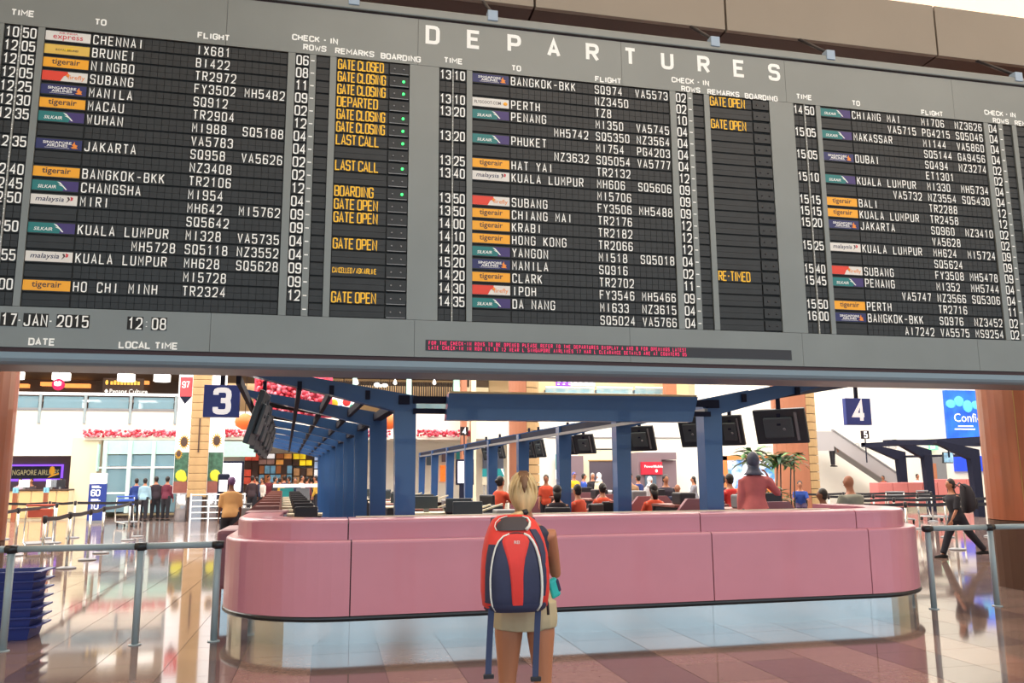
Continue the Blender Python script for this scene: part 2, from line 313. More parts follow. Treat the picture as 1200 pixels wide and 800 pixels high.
# front sheets: separate metal panels between the flap banks
def sheet(x0, x1, z0, z1): B(MB().box(x0+.0015, x1-.0015, BY, BY+.02, z0+.0015, z1-.0015)).build('front_panel', M_board, board)
ZT, ZB = 5.425, 2.985; RP = (ZT-ZB)/20
for a, b in zip([XL, -1.0, .72, 2.75, 4.56, 6.6], [-1.0, .72, 2.75, 4.56, 6.6, XR]):
    sheet(a, b, ZT, 5.895); sheet(a, b, 2.65, ZB)
banks = [-2.785, .925, 4.635]
gaps = [(.26, .316), (2.327, 2.394), (2.517, 2.578), (2.70, 2.76), (3.43, 3.71)]
sheet(XL, banks[0], ZB, ZT); sheet(8.06, XR, ZB, ZT)
for X0 in banks:
    for a, b in gaps: sheet(X0+a, X0+b, ZB, ZT)
CP = .0605
DATA = [[
 ('10:50', 'EX', 'CHENNAI', '', 'IX681', '', '06', 'GATE CLOSED', 0), ('12:05', 'BR', 'BRUNEI', '', 'BI422', '', '08', 'GATE CLOSING', 1), ('12:05', 'TG', 'NINGBO', '', 'TR2972', '', '11', 'GATE CLOSING', 1),
 ('12:05', 'FF', 'SUBANG', '', 'FY3502', 'MH5482', '09', 'DEPARTED', 0), ('12:25', 'SQ', 'MANILA', '', 'SQ912', '', '02', 'GATE CLOSING', 1), ('12:30', 'TG', 'MACAU', '', 'TR2904', '', '12', 'GATE CLOSING', 1),
 ('12:35', 'SK', 'WUHAN', '', 'MI988', 'SQ5188', '04', 'LAST CALL', 1), ('', '', '', '', 'VA5783', '', '04', '', 0), ('12:35', 'SQ', 'JAKARTA', '', 'SQ958', 'VA5626', '02', 'LAST CALL', 1), ('', '', '', '', 'NZ3408', '', '02', '', 0),
 ('12:40', 'TG', 'BANGKOK-BKK', '', 'TR2106', '', '12', 'BOARDING', 1), ('12:45', 'SK', 'CHANGSHA', '', 'MI954', '', '04', 'GATE OPEN', 0), ('12:50', 'MH', 'MIRI', '', 'MH642', 'MI5762', '09', 'GATE OPEN', 0), ('', '', '', '', 'SQ5642', '', '09', '', 0),
 ('12:50', 'SK', 'KUALA LUMPUR', '', 'MI328', 'VA5735', '04', 'GATE OPEN', 0), ('', '', '', 'MH5728', 'SQ5118', 'NZ3552', '04', '', 0), ('12:55', 'MH', 'KUALA LUMPUR', '', 'MH628', 'SQ5628', '09', 'CANCELLED / ASK AIRLINE', 0), ('', '', '', '', 'MI5728', '', '09', '', 0),
 ('13:00', 'TG', 'HO CHI MINH', '', 'TR2324', '', '12', 'GATE OPEN', 0), ('', '', '', '', '', '', '', '', 0)], [
 ('13:10', 'SQ', 'BANGKOK-BKK', '', 'SQ974', 'VA5573', '02', 'GATE OPEN', 0), ('', '', '', '', 'NZ3450', '', '02', '', 0), ('13:10', 'SC', 'PERTH', '', 'TZ8', '', '10', 'GATE OPEN', 0), ('13:20', 'SK', 'PENANG', '', 'MI350', 'VA5745', '04', '', 0),
 ('', '', '', 'MH5742', 'SQ5350', 'NZ3564', '04', '', 0), ('13:20', 'SK', 'PHUKET', '', 'MI754', 'PG4203', '04', '', 0), ('', '', '', 'NZ3632', 'SQ5054', 'VA5777', '04', '', 0), ('13:25', 'TG', 'HAT YAI', '', 'TR2132', '', '12', '', 0),
 ('13:40', 'MH', 'KUALA LUMPUR', '', 'MH606', 'SQ5606', '09', '', 0), ('', '', '', '', 'MI5706', '', '09', '', 0), ('13:50', 'FF', 'SUBANG', '', 'FY3506', 'MH5488', '09', '', 0), ('13:50', 'TG', 'CHIANG MAI', '', 'TR2176', '', '12', '', 0),
 ('14:00', 'TG', 'KRABI', '', 'TR2182', '', '12', '', 0), ('14:10', 'TG', 'HONG KONG', '', 'TR2066', '', '12', '', 0), ('14:20', 'SK', 'YANGON', '', 'MI518', 'SQ5018', '04', '', 0), ('15:20', 'SQ', 'MANILA', '', 'SQ916', '', '02', 'RE-TIMED', 0),
 ('14:20', 'TG', 'CLARK', '', 'TR2702', '', '11', '', 0), ('14:30', 'FF', 'IPOH', '', 'FY3546', 'MH5466', '09', '', 0), ('14:35', 'SK', 'DA NANG', '', 'MI633', 'NZ3615', '04', '', 0), ('', '', '', '', 'SQ5024', 'VA5766', '04', '', 0)], [
 ('14:50', 'SK', 'CHIANG MAI', '', 'MI706', 'NZ3626', '04', '', 0), ('', '', '', 'VA5715', 'PG4215', 'SQ5046', '04', '', 0), ('15:05', 'SK', 'MAKASSAR', '', 'MI144', 'VA5860', '04', '', 0), ('', '', '', '', 'SQ5144', 'GA9456', '04', '', 0),
 ('15:05', 'SQ', 'DUBAI', '', 'SQ494', 'NZ3274', '02', '', 0), ('', '', '', '', 'ET1301', '', '02', '', 0), ('15:10', 'SK', 'KUALA LUMPUR', '', 'MI330', 'MH5734', '04', '', 0), ('', '', '', 'VA5732', 'NZ3554', 'SQ5430', '04', '', 0),
 ('15:15', 'TG', 'BALI', '', 'TR2288', '', '12', '', 0), ('15:15', 'TG', 'KUALA LUMPUR', '', 'TR2458', '', '12', '', 0), ('15:20', 'SQ', 'JAKARTA', '', 'SQ960', 'NZ3410', '02', '', 0), ('', '', '', '', 'VA5628', '', '02', '', 0),
 ('15:25', 'MH', 'KUALA LUMPUR', '', 'MH624', 'MI5724', '09', '', 0), ('', '', '', '', 'SQ5624', '', '09', '', 0), ('15:40', 'FF', 'SUBANG', '', 'FY3508', 'MH5478', '09', '', 0), ('15:45', 'SK', 'PENANG', '', 'MI352', 'MH5744', '04', '', 0),
 ('', '', '', 'VA5747', 'NZ3566', 'SQ5306', '04', '', 0), ('15:50', 'TG', 'PERTH', '', 'TR2716', '', '11', '', 0), ('16:00', 'SQ', 'BANGKOK-BKK', '', 'SQ976', 'NZ3452', '02', '', 0), ('', '', '', 'AI7242', 'VA5575', 'MS9254', '02', '', 0)]]
L_or = mat('plate_orange', (246, 170, 32), .45); L_wh = mat('plate_white', (226, 222, 216), .45); L_te = mat('plate_teal', (26, 118, 118), .45); L_na = mat('plate_violet', (62, 44, 110), .45)
L_ye = mat('plate_yellow', (226, 186, 84), .45); L_re = mat('plate_red', (226, 62, 40), .45); L_nv = mat('plate_navy', (34, 38, 96), .45); L_ink = mat('print_dark', (70, 50, 50), .5); L_rp = mat('print_red', (206, 44, 60), .5)
L_bird = mat('print_orange', (240, 140, 50), .5); L_green = mat('lamp_green', (60, 255, 110), .5, emit=2.5)
def plate(kind, x, z, row):
    w, h = .355, .086; y = BY+.012; z0 = z+.018
    main = {'TG': L_or, 'EX': L_wh, 'BR': L_ye, 'FF': L_wh, 'SQ': L_nv, 'SK': L_te, 'MH': L_wh, 'SC': L_wh}[kind]
    p = B(MB().box(x, x+w, y, y+.012, z0, z0+h)).build('airline_plate', main, row); 
    e = y-.0012; a = MB(); b = MB(); sub = []
    if kind == 'TG': soft(a, 'tigerair', (x+w/2, e, z0+.03), .072, .012, center=True, sx=1.05); sub.append((a, L_ink))
    if kind == 'EX':
        soft(a, 'express', (x+w/2, e, z0+.018), .07, .004, center=True, sx=1.1); soft(a, 'AIR INDIA', (x+w/2, e, z0+.064), .022, .01, center=True, sx=1.5); sub.append((a, L_rp))
    if kind == 'BR':
        a.hexa([Vector((x+.12, e, z0+.025)), Vector((x+.2, e, z0+.035)), Vector((x+.24, e, z0+.065)), Vector((x+.17, e, z0+.055))], [Vector((x+.12, y, z0+.025)), Vector((x+.2, y, z0+.035)), Vector((x+.24, y, z0+.065)), Vector((x+.17, y, z0+.055))])
        soft(b, 'ROYAL BRUNEI', (x+w/2, e-.0005, z0+.03), .026, .006, center=True); sub += [(a, mat('print_gold', (240, 200, 30), .5)), (b, L_ink)]
    if kind == 'FF':
        P = [(x, z0), (x+.145, z0), (x+.17, z0+.045), (x+.20, z0+.06), (x+.2, z0+h), (x, z0+h)]
        a.hexa([Vector((q, e, r)) for q, r in P], [Vector((q, y, r)) for q, r in P])
        soft(b, 'firefly', (x+.20, e-.0005, z0+.022), .055, .004, sx=1.1); c = MB(); c.ell((x+.2, y, z0+.055), .014, .002, .018, 8, 5)
        sub += [(a, L_re), (b, L_bird), (c, L_bird)]
    if kind == 'SQ':
        soft(a, 'SINGAPORE', (x+.165, e, z0+.046), .032, .012, center=True, sx=1.3); soft(a, 'AIRLINES', (x+.165, e, z0+.02), .032, .012, center=True, sx=1.25); a.box(x+.07, x+.26, e, y, z0+.01, z0+.012)
        P = [(.285, .012), (.325, .012), (.315, .028), (.322, .04), (.302, .05), (.298, .074), (.284, .05), (.277, .042), (.29, .03), (.27, .02)]
        b.hexa([Vector((x+q, e, z0+r)) for q, r in P][::-1], [Vector((x+q, y, z0+r)) for q, r in P][::-1]); sub += [(a, M_white), (b, L_bird)]
    if kind == 'SK':
        P = [(x+.235, z0), (x+w, z0), (x+w, z0+h), (x+.20, z0+h), (x+.255, z0+.04)]; a.hexa([Vector((q, e+.0006, r)) for q, r in P], [Vector((q, y, r)) for q, r in P])
        soft(b, 'SILKAIR', (x+.115, e-.0004, z0+.02), .04, .008, center=True, sx=1.05, shear=.2)
        for P in ([(.19, .08), (.215, .074), (.27, .012), (.258, .012), (.225, .05)], [(.2, .055), (.23, .05), (.235, .038)]):
            b.hexa([Vector((x+q, e-.0004, z0+r)) for q, r in P], [Vector((x+q, y, z0+r)) for q, r in P])
        sub += [(a, L_na), (b, M_white)]
    if kind == 'MH':
        soft(a, 'malaysia', (x+.145, e, z0+.03), .06, .008, center=True, sx=1.1, shear=.2)
        for mm, P in ((b, [(.27, .02), (.3, .05), (.29, .072), (.275, .07), (.285, .05)]), (MB(), [(.3, .04), (.318, .045), (.322, .068), (.3, .076), (.305, .055)])):
            mm.hexa([Vector((x+q, e, z0+r)) for q, r in P], [Vector((x+q, y, z0+r)) for q, r in P]); sub.append((mm, L_ink if mm is b else L_rp))
        sub.append((a, mat('print_navy', (40, 40, 80), .5)))
    if kind == 'SC':
        soft(a, 'FLYSCOOT.COM', (x+.148, e, z0+.03), .042, .008, center=True, sx=.82); b.ell((x+.32, y, z0+.043), .022, .003, .018, 10, 5); sub += [(a, L_ink), (b, L_or)]
    for mb_, mm in sub: mb_.v = [tuple(Vector(v)-BO) if False else v for v in mb_.v]
    for mb_, mm in sub:
        o = B(mb_).build('plate_print', mm, row)
for bi, X0 in enumerate(banks):
    zz = MB()
    # recess behind each bank
    rec = MB()
    for a, b in ((0, .26), (.316, 2.327), (2.394, 2.517), (2.578, 2.70), (2.76, 3.43)): rec.box(X0+a, X0+b, BY+.0265, BY+.034, ZB, ZT)
    B(rec).build('recess_back', M_flapbox, board)
    B(MB().box(X0+.124, X0+.136, BY+.004, BY+.02, ZB, ZT)).build('time_divider', M_sep, board)
    for ri, d in enumerate(DATA[bi]):
        z = ZT-(ri+1)*RP; fl = MB(); g = .0016; y0, y1 = BY+.014, BY+.022
        zc = z+RP/2; hz = .052
        def flap(a, b, pair=True):
            for s0, s1 in ((zc-hz, zc-.0012), (zc+.0012, zc+hz)): fl.box(X0+a+g, X0+b-g, y0, y1, s0, s1)
        for a in (.005, .062, .14, .197): flap(a, a+.056)
        flap(.318, .676)
        for k in range(27): flap(.686+k*CP, .686+(k+1)*CP)
        for a in (2.397, 2.456): flap(a, a+.058)
        flap(2.582, 2.697); flap(2.764, 3.235); 
        row = B(MB().box(X0+.002, X0+3.428, BY+.022, BY+.0255, z+.003, z+RP-.003)).build('flap_row', M_flapbox, board); tag(B(fl).build('flaps', M_flap, row), kind='stuff')
        wt = MB(); e = y0-.0015; lh = .079; lw = .034; st = .0095; zl = zc-lh/2
        def word(s_, x_, nm, h_=lh, w_=lw, t_=st, pt=CP):
            if s_: q = MB(); write(q, s_, (x_, e, zc-h_/2), h_, w_, t_, pitch=pt); B(q).build(nm, M_white, row)
        word(d[0][:2], X0+.013, 'hour_lettering', .083, .036, .0115, .057); word(d[0][3:], X0+.148, 'minute_lettering', .083, .036, .0115, .057)
        for k in (.35, .65): wt.box(X0+.127, X0+.133, BY+.0025, BY+.004, z+RP*k-.004, z+RP*k+.004)
        tag(B(wt).build('colon_dots', M_white, row), kind='stuff'); wt = MB()
        for s_, k in ((d[2], 0), (d[3], 7), (d[4], 14), (d[5], 21)): word(s_, X0+.686+k*CP+.013, 'destination_lettering' if k == 0 else 'flight_lettering')
        word(d[6], X0+2.406, 'row_lettering', .085, .038, .012, .059)
        wt.box(X0+2.53, X0+2.562, BY-.001, BY, zc-.006, zc+.004)
        B(wt).build('dash_mark', M_white, row)
        if d[7]:
            h_, w_, t_ = (.045, .0135, .006) if len(d[7]) > 14 else (.09, .0285 if len(d[7]) > 10 else .033, .012)
            rx = X0+2.777
            for wd in d[7].split(' '):
                ye = MB(); rx += write(ye, wd, (rx, e, zc-h_/2), h_, w_, t_, gap=.42)+w_*.55; B(ye).build('remark_lettering', M_yel, row)
        if bi < 2 or True:
            bx = MB().box(X0+3.245, X0+3.425, BY+.006, BY+.02, zc-.045, zc+.05); B(bx).build('lamp_box', M_flap, row)
            for k in (3.29, 3.375): B(MB().cyl((X0+k, BY+.006, zc), (X0+k, BY+.001, zc), .008, 8)).build('boarding_lamp', M_grey if bi == 0 else M_dark, row)
            if d[8]:
                B(MB().cyl((X0+3.375, BY+.006, zc), (X0+3.375, BY-.003, zc), .012, 8)).build('lit_boarding_lamp', L_green, row)
            if bi == 0: B(MB().box(X0+3.25, X0+3.42, BY+.001, BY+.006, zc-.052, zc-.045)).build('lamp_ledge', M_grey, row)
        if d[1]: plate(d[1], X0+.318, z, row)
e = BY-.0012
def heading(s_, x_, z_): q = MB(); write(q, s_, (x_, e, z_), .048, .034, .0128, gap=.48, center=True); B(q).build('heading_lettering', M_white, board)
for X0 in banks:
    dz = 0 if X0 < 0 else -.03
    for s, cx, cz in (('TIME', .131, 5.505), ('TO', .745, 5.495), ('FLIGHT', 1.68, 5.47), ('CHECK - IN', 2.56, 5.547), ('ROWS', 2.56, 5.46), ('REMARKS', 2.92, 5.456), ('BOARDING', 3.345, 5.452)): heading(s, X0+cx, cz+dz+.005)
heading('DATE', -2.284, 2.675); heading('LOCAL TIME', -1.479, 2.668)
for k, ch in enumerate('DEPARTURES'):
    ti = MB(); write(ti, ch, (.857+k*.3976-.05, e, 5.668), .155, .1, .036); B(ti).build('title_letter', M_white, board)
for s, x0 in (('17', -2.60), ('JAN', -2.435), ('2015', -2.19), ('12', -1.655), ('08', -1.47)):
    w = len(s)*.062; 
    for k in range(len(s)): B(MB().box(x0+k*.062+.001, x0+(k+1)*.062-.001, BY-.004, BY, 2.82, 2.93)).build('date_flap', M_flapbox, board)
    dw = MB(); write(dw, s, (x0+.013, BY-.0055, 2.83), .088, .038, .012, pitch=.062); B(dw).build('date_lettering', M_white, board)
for s, x in (('-', -2.471), ('-', -2.241), (':', -1.51)): dw = MB(); write(dw, s, (x, e, 2.83), .08, .03, .01); B(dw).build('date_separator', M_white, board)
# ticker
B(MB().box(.82, 4.43, BY-.006, BY, 2.712, 2.808)).build('led_ticker', M_dark, board)
M_led = mat('led_magenta', (225, 40, 95), .5, emit=.55); tk = MB(); t1 = 'FOR THE CHECK-IN ROWS TO BE OPENED PLEASE REFER TO THE DEPARTURES DISPLAY A AND B FOR OPENINGS LATEST'
write(tk, t1, (.85, BY-.0075, 2.765), .03, .0115, .0055, pitch=.0245)
B(tk).build('ticker_lettering', M_led, board); tk = MB()
write(tk, 'LATE CHECK-IN IN ROW 11 TO 12 NEAR L SINGAPORE AIRLINES 17 MAR L CLEARANCE DETAILS ARE AT COUNTERS 05', (.85, BY-.0075, 2.722), .03, .0115, .0055, pitch=.0245)
B(tk).build('ticker_lettering', M_led, board)
for k, px in enumerate([(415, 2), (577, 20), (837, 50), (972, 65), (1192, 92)]):
    x = at(px[0], px[1], BY).x
    B(MB().bbox(x-.05, x+.05, BY-.03, BY+.06, 5.95, 6.06, .006)).build('hanging_bracket', mat('bracket_blue', (150, 170, 190), .4), board)
    B(MB().cyl((x, BY+.02, 6.05), (x+.02, BY+.62, 6.56), .018, 8)).build('hanging_rod', M_dark, board)
# ---------------------------------------------------------------- pink counter
CY = 8.45
def round_path(xl, xr, r, yb, n=14, seams=()):
    pts = []   # plan line from left rear, round the front, to right rear
    pts.append((xl, yb)); pts.append((xl, CY+r))
    for k in range(1, n): a = PI+PI/2*k/n; pts.append((xl+r+r*math.cos(a), CY+r+r*math.sin(a)))
    return pts
CXL, CXR = -1.06, 7.25; RL, RR = 1.25, 1.15; YB = 10.6
def cpath():
    P = [(CXL, YB), (CXL, CY+RL)]
    for k in range(1, 17): a = PI+PI/2*k/16; P.append((CXL+RL+RL*math.cos(a), CY+RL+RL*math.sin(a)))
    P.append((CXR-RR, CY))
    for k in range(1, 17): a = -PI/2+PI/2*k/16; P.append((CXR-RR+RR*math.cos(a), CY+RR+RR*math.sin(a)))
    P.append((CXR, YB)); return [Vector((x, y)) for x, y in P]
PATH = cpath()
LEN = [0]
for a, b in zip(PATH[:-1], PATH[1:]): LEN.append(LEN[-1]+(b-a).length)
def along(s):
    for i in range(len(LEN)-1):
        if s <= LEN[i+1]+1e-9:
            t = (s-LEN[i])/(LEN[i+1]-LEN[i]); break
    p = PATH[i].lerp(PATH[i+1], t); d = (PATH[i+1]-PATH[i]).normalized(); return p, Vector((-d.y, d.x))   # inward normal
def s_at_x(x): return LEN[18-1]+(x-(CXL+RL)) if True else 0
S_L = LEN[17]; 
def sweep(s0, s1, prof, name, m, parent, gap=.006):
    ss = [s0+gap]+[l for l in LEN if s0+gap+.01 < l < s1-gap-.01]+[s1-gap]
    rings = []
    for s in ss:
        p, n = along(s)
        # smooth normals at corners
        p2, n2 = along(max(0, s-.02)); p3, n3 = along(min(LEN[-1], s+.02)); nn = (n2+n3).normalized()
        rings.append([Vector((p.x+nn.x*a, p.y+nn.y*a, z))-parent.location for a, z in prof])
    mb = MB().loft(rings, smooth=False); return mb.build(name, m, parent)
counter = empty('information_counter', (3.0, 9.6, 0), 'long rose pink counter with rounded ends on a steel plinth below the departures board', 'counter')
def arcp(cx, cz, r, a0, a1, n=4): return [(cx+r*math.cos(math.radians(a0+(a1-a0)*k/n)), cz+r*math.sin(math.radians(a0+(a1-a0)*k/n))) for k in range(n+1)]
low = [(0.0, .27)]+arcp(.03, .955, .03, 180, 90)+[(.2, .985), (.2, .27)]
upp = [(.12, .985)]+[(.12, 1.0)]+arcp(.16, 1.148, .04, 180, 90)+[(.55, 1.188), (.55, .985)]
sx = lambda x: S_L+(x-(CXL+RL))
seamL = [0, LEN[1]+.2, sx(.25), sx(4.1), sx(6.03), LEN[-2], LEN[-1]]
for a, b in zip(seamL[:-1], seamL[1:]): sweep(a, b, low, 'front_panel', M_pink, counter)
seamU = [0, LEN[1]+.2, sx(.22), sx(4.03), sx(5.97), LEN[-2], LEN[-1]]
for a, b in zip(seamU[:-1], seamU[1:]): sweep(a, b, upp, 'upper_panel', M_pink, counter)
sweep(0, LEN[-1], [(.02, .28), (.02, .97), (.17, .97), (.17, .28)], 'panel_backing', M_pinkseam, counter)
sweep(0, LEN[-1], [(.14, .98), (.14, 1.14), (.5, 1.14), (.5, .98)], 'panel_backing', M_pinkseam, counter)
sweep(0, LEN[-1], arcp(0.015, .245, .028, 90, 270, 6)+[(.2, .217), (.2, .273)], 'rubber_bumper', M_black, counter, 0)
for a, b in zip([0, sx(.25), sx(4.1), sx(6.03)], [sx(.25), sx(4.1), sx(6.03), LEN[-1]]): sweep(a, b, [(.05, 0), (.05, .218), (.1, .218), (.1, 0)], 'steel_plinth', M_steel, counter, .0015)
sweep(sx(.3), sx(5.9), [(.5, 1.189), (.5, 1.197), (.56, 1.197), (.56, 1.189)], 'white_edging', M_cream, counter)
# metal cabinet end and low counter wing at the left rear
wing = empty('counter_wing', (-1.0, 11.2, 0), 'low dusky pink counter wing running back from the left end of the pink counter', 'counter')
m = MB(); m.bbox(-.3, .0, -.4, .6, .27, .98, .05); m.build('body', M_deskp, wing); MB().box(-.22, -.02, -.35, .55, 0, .27).build('plinth', M_steel, wing)
cab = empty('metal_cabinet', (-.85, 11.0, 0), 'blue grey metal cabinet end just behind the left end of the pink counter', 'cabinet')
MB().bbox(-.1, .35, -.3, .3, .02, 1.16, .02).build('body', mat('cabinet_grey', (140, 152, 170), .4), cab); MB().box(-.12, .37, -.32, .32, 1.16, 1.19).build('top', M_deskp, cab)
# ---------------------------------------------------------------- tubular rails each side of the counter
def rail(name, xs, y, label, ext0=0, ext1=0):
    r = empty(name, (xs[0], y, 0), label, 'barrier')
    for x in xs:
        MB().cyl((x-xs[0], 0, 0), (x-xs[0], 0, .93), .034, 14).build('post', M_tube, r)
        j = MB().cyl((x-xs[0], 0, .9), (x-xs[0], 0, .975), .04, 12); j.cyl((x-xs[0]-.055, 0, .94), (x-xs[0]+.055, 0, .94), .038, 10); j.build('joint_collar', M_black, r)
        MB().lathe([(.06, 0), (.06, .008), (.036, .012)], (x-xs[0], 0, 0), 14).build('base_flange', M_tube, r)
    xx = [-ext0]+[x-xs[0] for x in xs]+[xs[-1]-xs[0]+ext1]
    for a, b in zip(xx[:-1], xx[1:]):
        if b-a > .1: MB().cyl((a+.05, 0, .94), (b-.05, 0, .94), .032, 14).build('top_rail', M_tube, r)
    return r
rail('tubular_barrier', [-4.12, -2.953, -1.79, -1.06], 8.98, 'pale grey tubular barrier left of the pink counter', 1.2, 0)
rail('tubular_barrier', [7.13, 8.02, 9.1, 10.2], 8.85, 'pale grey tubular barrier right of the pink counter', 0, 1)
# ---------------------------------------------------------------- wood columns in front
def wood_column(x, y, r, label, a0):
    c = empty('wooden_column', (x, y, 0), label, 'column')
    n = 6; g = .6
    for k in range(n):
        s = a0+k*360/n; A = [math.radians(s+g+(360/n-2*g)*t/6) for t in range(7)]
        for z0, z1, mm, nm in ((.0, .93, M_woodD, 'plinth_panel'), (.94, 4.4, M_wood, 'veneer_panel'), (4.41, 7.2, M_wood, 'veneer_panel')):
            ring = lambda z: [Vector((r*math.cos(q), r*math.sin(q), z)) for q in A]+[Vector(((r-.04)*math.cos(q), (r-.04)*math.sin(q), z)) for q in A[::-1]]
            mb = MB().loft([ring(z0), ring(z1)], smooth=False); mb.build(nm, mm, c)
        j = math.radians(s); MB().box(-.012, .0, -.006, .006, 0, 7.2, Matrix.Rotation(j, 4, 'Z')@Matrix.Translation((r, 0, 0))).build('brass_joint', M_joint, c)
    MB().lathe([(r-.045, 0), (r-.045, 7.2)], (0, 0, 0), 24).build('core', M_pinkseam, c)
pR = at(1147, 520, 9.4)
wood_column(10.24, 10.1, .82, 'dark cherry wood column at the right edge behind the tubular barrier', 262)
wood_column(-4.25, 10.3, .75, 'cherry wood column at the left edge of the view under the board', 330)
# ---------------------------------------------------------------- hanging row signs
def row_sign(name, px0, py0, px1, py1, Y, digit, label, face, up=1.6, cat='sign'):
    a = at(px0, py0, Y); b = at(px1, py1, Y); w = b.x-a.x; h = a.z-b.z; c = empty(name, ((a.x+b.x)/2, Y, b.z), label, cat)
    MB().bbox(-w/2, w/2, -.05, .05, 0, h, .006).build('sign_box', face, c)
    d = MB(); write(d, digit, (-.16*w if digit != '4' else -.17*w, -.053, .16*h), .68*h, .36*w, .15*w); d.build('digit', M_gloww, c, label='white numeral')
    MB().box(-.03 if up > .3 else -.02, .03 if up > .3 else .02, -.02, .02, h if up > 0 else up, h+up if up > 0 else 0).build('pole', M_navyd, c)
    return c
row_sign('row_sign', 240, 451, 280, 489, 12, '3', 'blue hanging row sign reading 3', M_blue, 8)
row_sign('row_sign', 988.5, 466.5, 1020, 498, 13, '4', 'large blue hanging row sign reading 4', M_blue, 8)
M_sgb = mat('sign_brown', (44, 34, 36), .6, spec=.2)
row_sign('row_sign', 539.5, 500, 548.5, 510, 32, '4', 'small dark row sign reading 4 on a post behind the canopies', M_sgb, -.75)
row_sign('row_sign', 1009, 504.5, 1018, 514, 34, '5', 'small dark row sign reading 5 above the far canopy', M_sgb, -1.1)
# ---------------------------------------------------------------- check-in canopies
AX = -.049; SP = 2.8; Y0 = 9.5
def frame_post(parent, x, y, side, reach, rise, w=.245, h=2.5, wb=.20):
    # upright that widens upward and turns into a tapering outward arm; one welded frame per bay
    s = side
    o = [(0, 1.0*0), (0, h+.06), (s*-reach, h+rise+.06), (s*-reach, h+rise-.02), (s*-w*1.02, h-.16), (s*-(w-.02), h-.6), (s*-wb, 0)] if s > 0 else None
    P = [(0, 0), (0, h+.02), (reach, h+rise+.05), (reach, h+rise-.04), (w, h-.15), (w-.01, h-.5), (wb, 0)]
    P = [(-s*a, b) for a, b in P]
    if s < 0: P = P[::-1]
    f = MB().hexa([Vector((x+a, y-.11, b)) for a, b in P], [Vector((x+a, y+.11, b)) for a, b in P])
    return f.build('frame', M_navy, parent)
cl = empty('checkin_canopy', (.97, Y0, 0), 'navy steel canopy over the left-hand check-in desks', 'canopy')
for k in range(9): frame_post(cl, AX*SP*k, SP*k, 1, 2.0, .3)
cr = empty('checkin_canopy', (4.52, Y0, 0), 'navy steel canopy over the right-hand check-in desks', 'canopy')
for k in range(9): frame_post(cr, AX*SP*k, SP*k, -1, 2.3, .42)
def beam_along(parent, x, z, w, h, n=9, name='purlin', m=M_navyd, back=.15):
    L = SP*(n-1); 
    A = [Vector((x-w/2+AX*-back*0, -back, z)), Vector((x+w/2, -back, z)), Vector((x+w/2, -back, z+h)), Vector((x-w/2, -back, z+h))]
    Bq = [v+Vector((AX*L, L+back*2, 0)) for v in A]
    return MB().hexa(A[::-1], Bq[::-1]).build(name, m, parent)
for x, z in ((-.55, 2.47), (-.95, 2.52), (-1.3, 2.56), (-1.95, 2.62)): beam_along(cl, x, z, .05, .1)
beam_along(cl, -.14, 2.42, .12, .1, name='ridge_beam')
for x, z in ((.55, 2.5), (1.3, 2.6), (2.2, 2.74)): beam_along(cr, x, z, .05, .1)
beam_along(cr, .12, 2.42, .16, .1, name='ridge_beam'); beam_along(cr, .02, 2.36, .04, .05, name='light_strip', m=M_grey)
# black boards added between frames to darken the left canopy's underside
for k in range(9):
    for x0, x1, z0, z1 in ((-.25, -1.95, 2.53, 2.79),) if k > 0 else ():
        A = [Vector((x0+AX*SP*k, SP*k+.12, z0)), Vector((x1+AX*SP*k, SP*k+.12, z1)), Vector((x1+AX*SP*k, SP*k+1.9, z1)), Vector((x0+AX*SP*k, SP*k+1.9, z0))]
        MB().hexa(A, [v+Vector((0, 0, .03)) for v in A]).build('shade_board', mat('shade_board_black', (18, 18, 24), .9, spec=.1), cl)
fa = empty('fascia_box', (2.78, 9.14, 2.23), 'long navy fascia box spanning between the two front canopy posts', 'fascia')
P = [(-1.50, 0), (1.47, 0), (1.56, .30), (-1.47, .30)]
MB().hexa([Vector((a, 0, b)) for a, b in P], [Vector((a, .16, b)) for a, b in P]).build('box', M_navy, fa)
MB().box(-1.46, 1.55, .01, .15, .302, .325).build('backlit_top_line', mat('backlight_cream', (226, 196, 150), .5), fa)  # cream colour stands in for back light along the top
MB().box(-1.85, 1.8, .17, .24, .2, .28).build('tie_bar', M_navyd, fa); MB().box(-1.85, 1.8, .17, .2, .08, .14).build('tie_bar', M_navyd, fa)
# ---------------------------------------------------------------- monitors
def monitor(name, p, yaw, w, h, label, drop=.35, tilt=14, group=None):
    c = empty(name, p, label, 'monitor', group, rz=yaw)
    T = Matrix.Rotation(math.radians(tilt), 4, 'X')      # local -Y is the back seen by us
    MB().bbox(-w/2, w/2, -.03, .03, -h/2, h/2, .012, T).build('bezel', M_mon, c)
    MB().bbox(-w*.3, w*.26, -.075, -.03, -h*.3, h*.28, .015, T).build('back_cover', M_mon2, c)
    MB().box(-w*.46, w*.46, .031, .034, -h*.44, h*.44, T).build('screen', mat('screen_dark', (20, 24, 30), .1), c)
    b = MB(); b.box(w*.3, w*.35, -.05, -.03, -h*.4, h*.4, T); b.ell((w*.1, -.08, -h*.1), .02, .012, .02, 8, 5, T); b.build('cable_cover', M_grey, c)
    MB().box(-.025, .025, -.09, -.05, 0, h/2+drop).build('pole', M_navyd, c)
    return c
def mon_px(x0, y0, x1, y1, Y, label, yaw=-48, group=None, drop=.3):
    a = at(x0, y0, Y); b = at(x1, y1, Y); w = abs(b.x-a.x)/math.cos(math.radians(yaw+8)); h = a.z-b.z
    return monitor('hanging_monitor', ((a.x+b.x)/2, Y, (a.z+b.z)/2), math.radians(yaw), w*.97, h*.92, label, drop, tilt=20, group=group)
mon_px(892, 476, 938, 522, 9.9, 'large dark monitor hanging from the front right canopy arm', drop=.42)
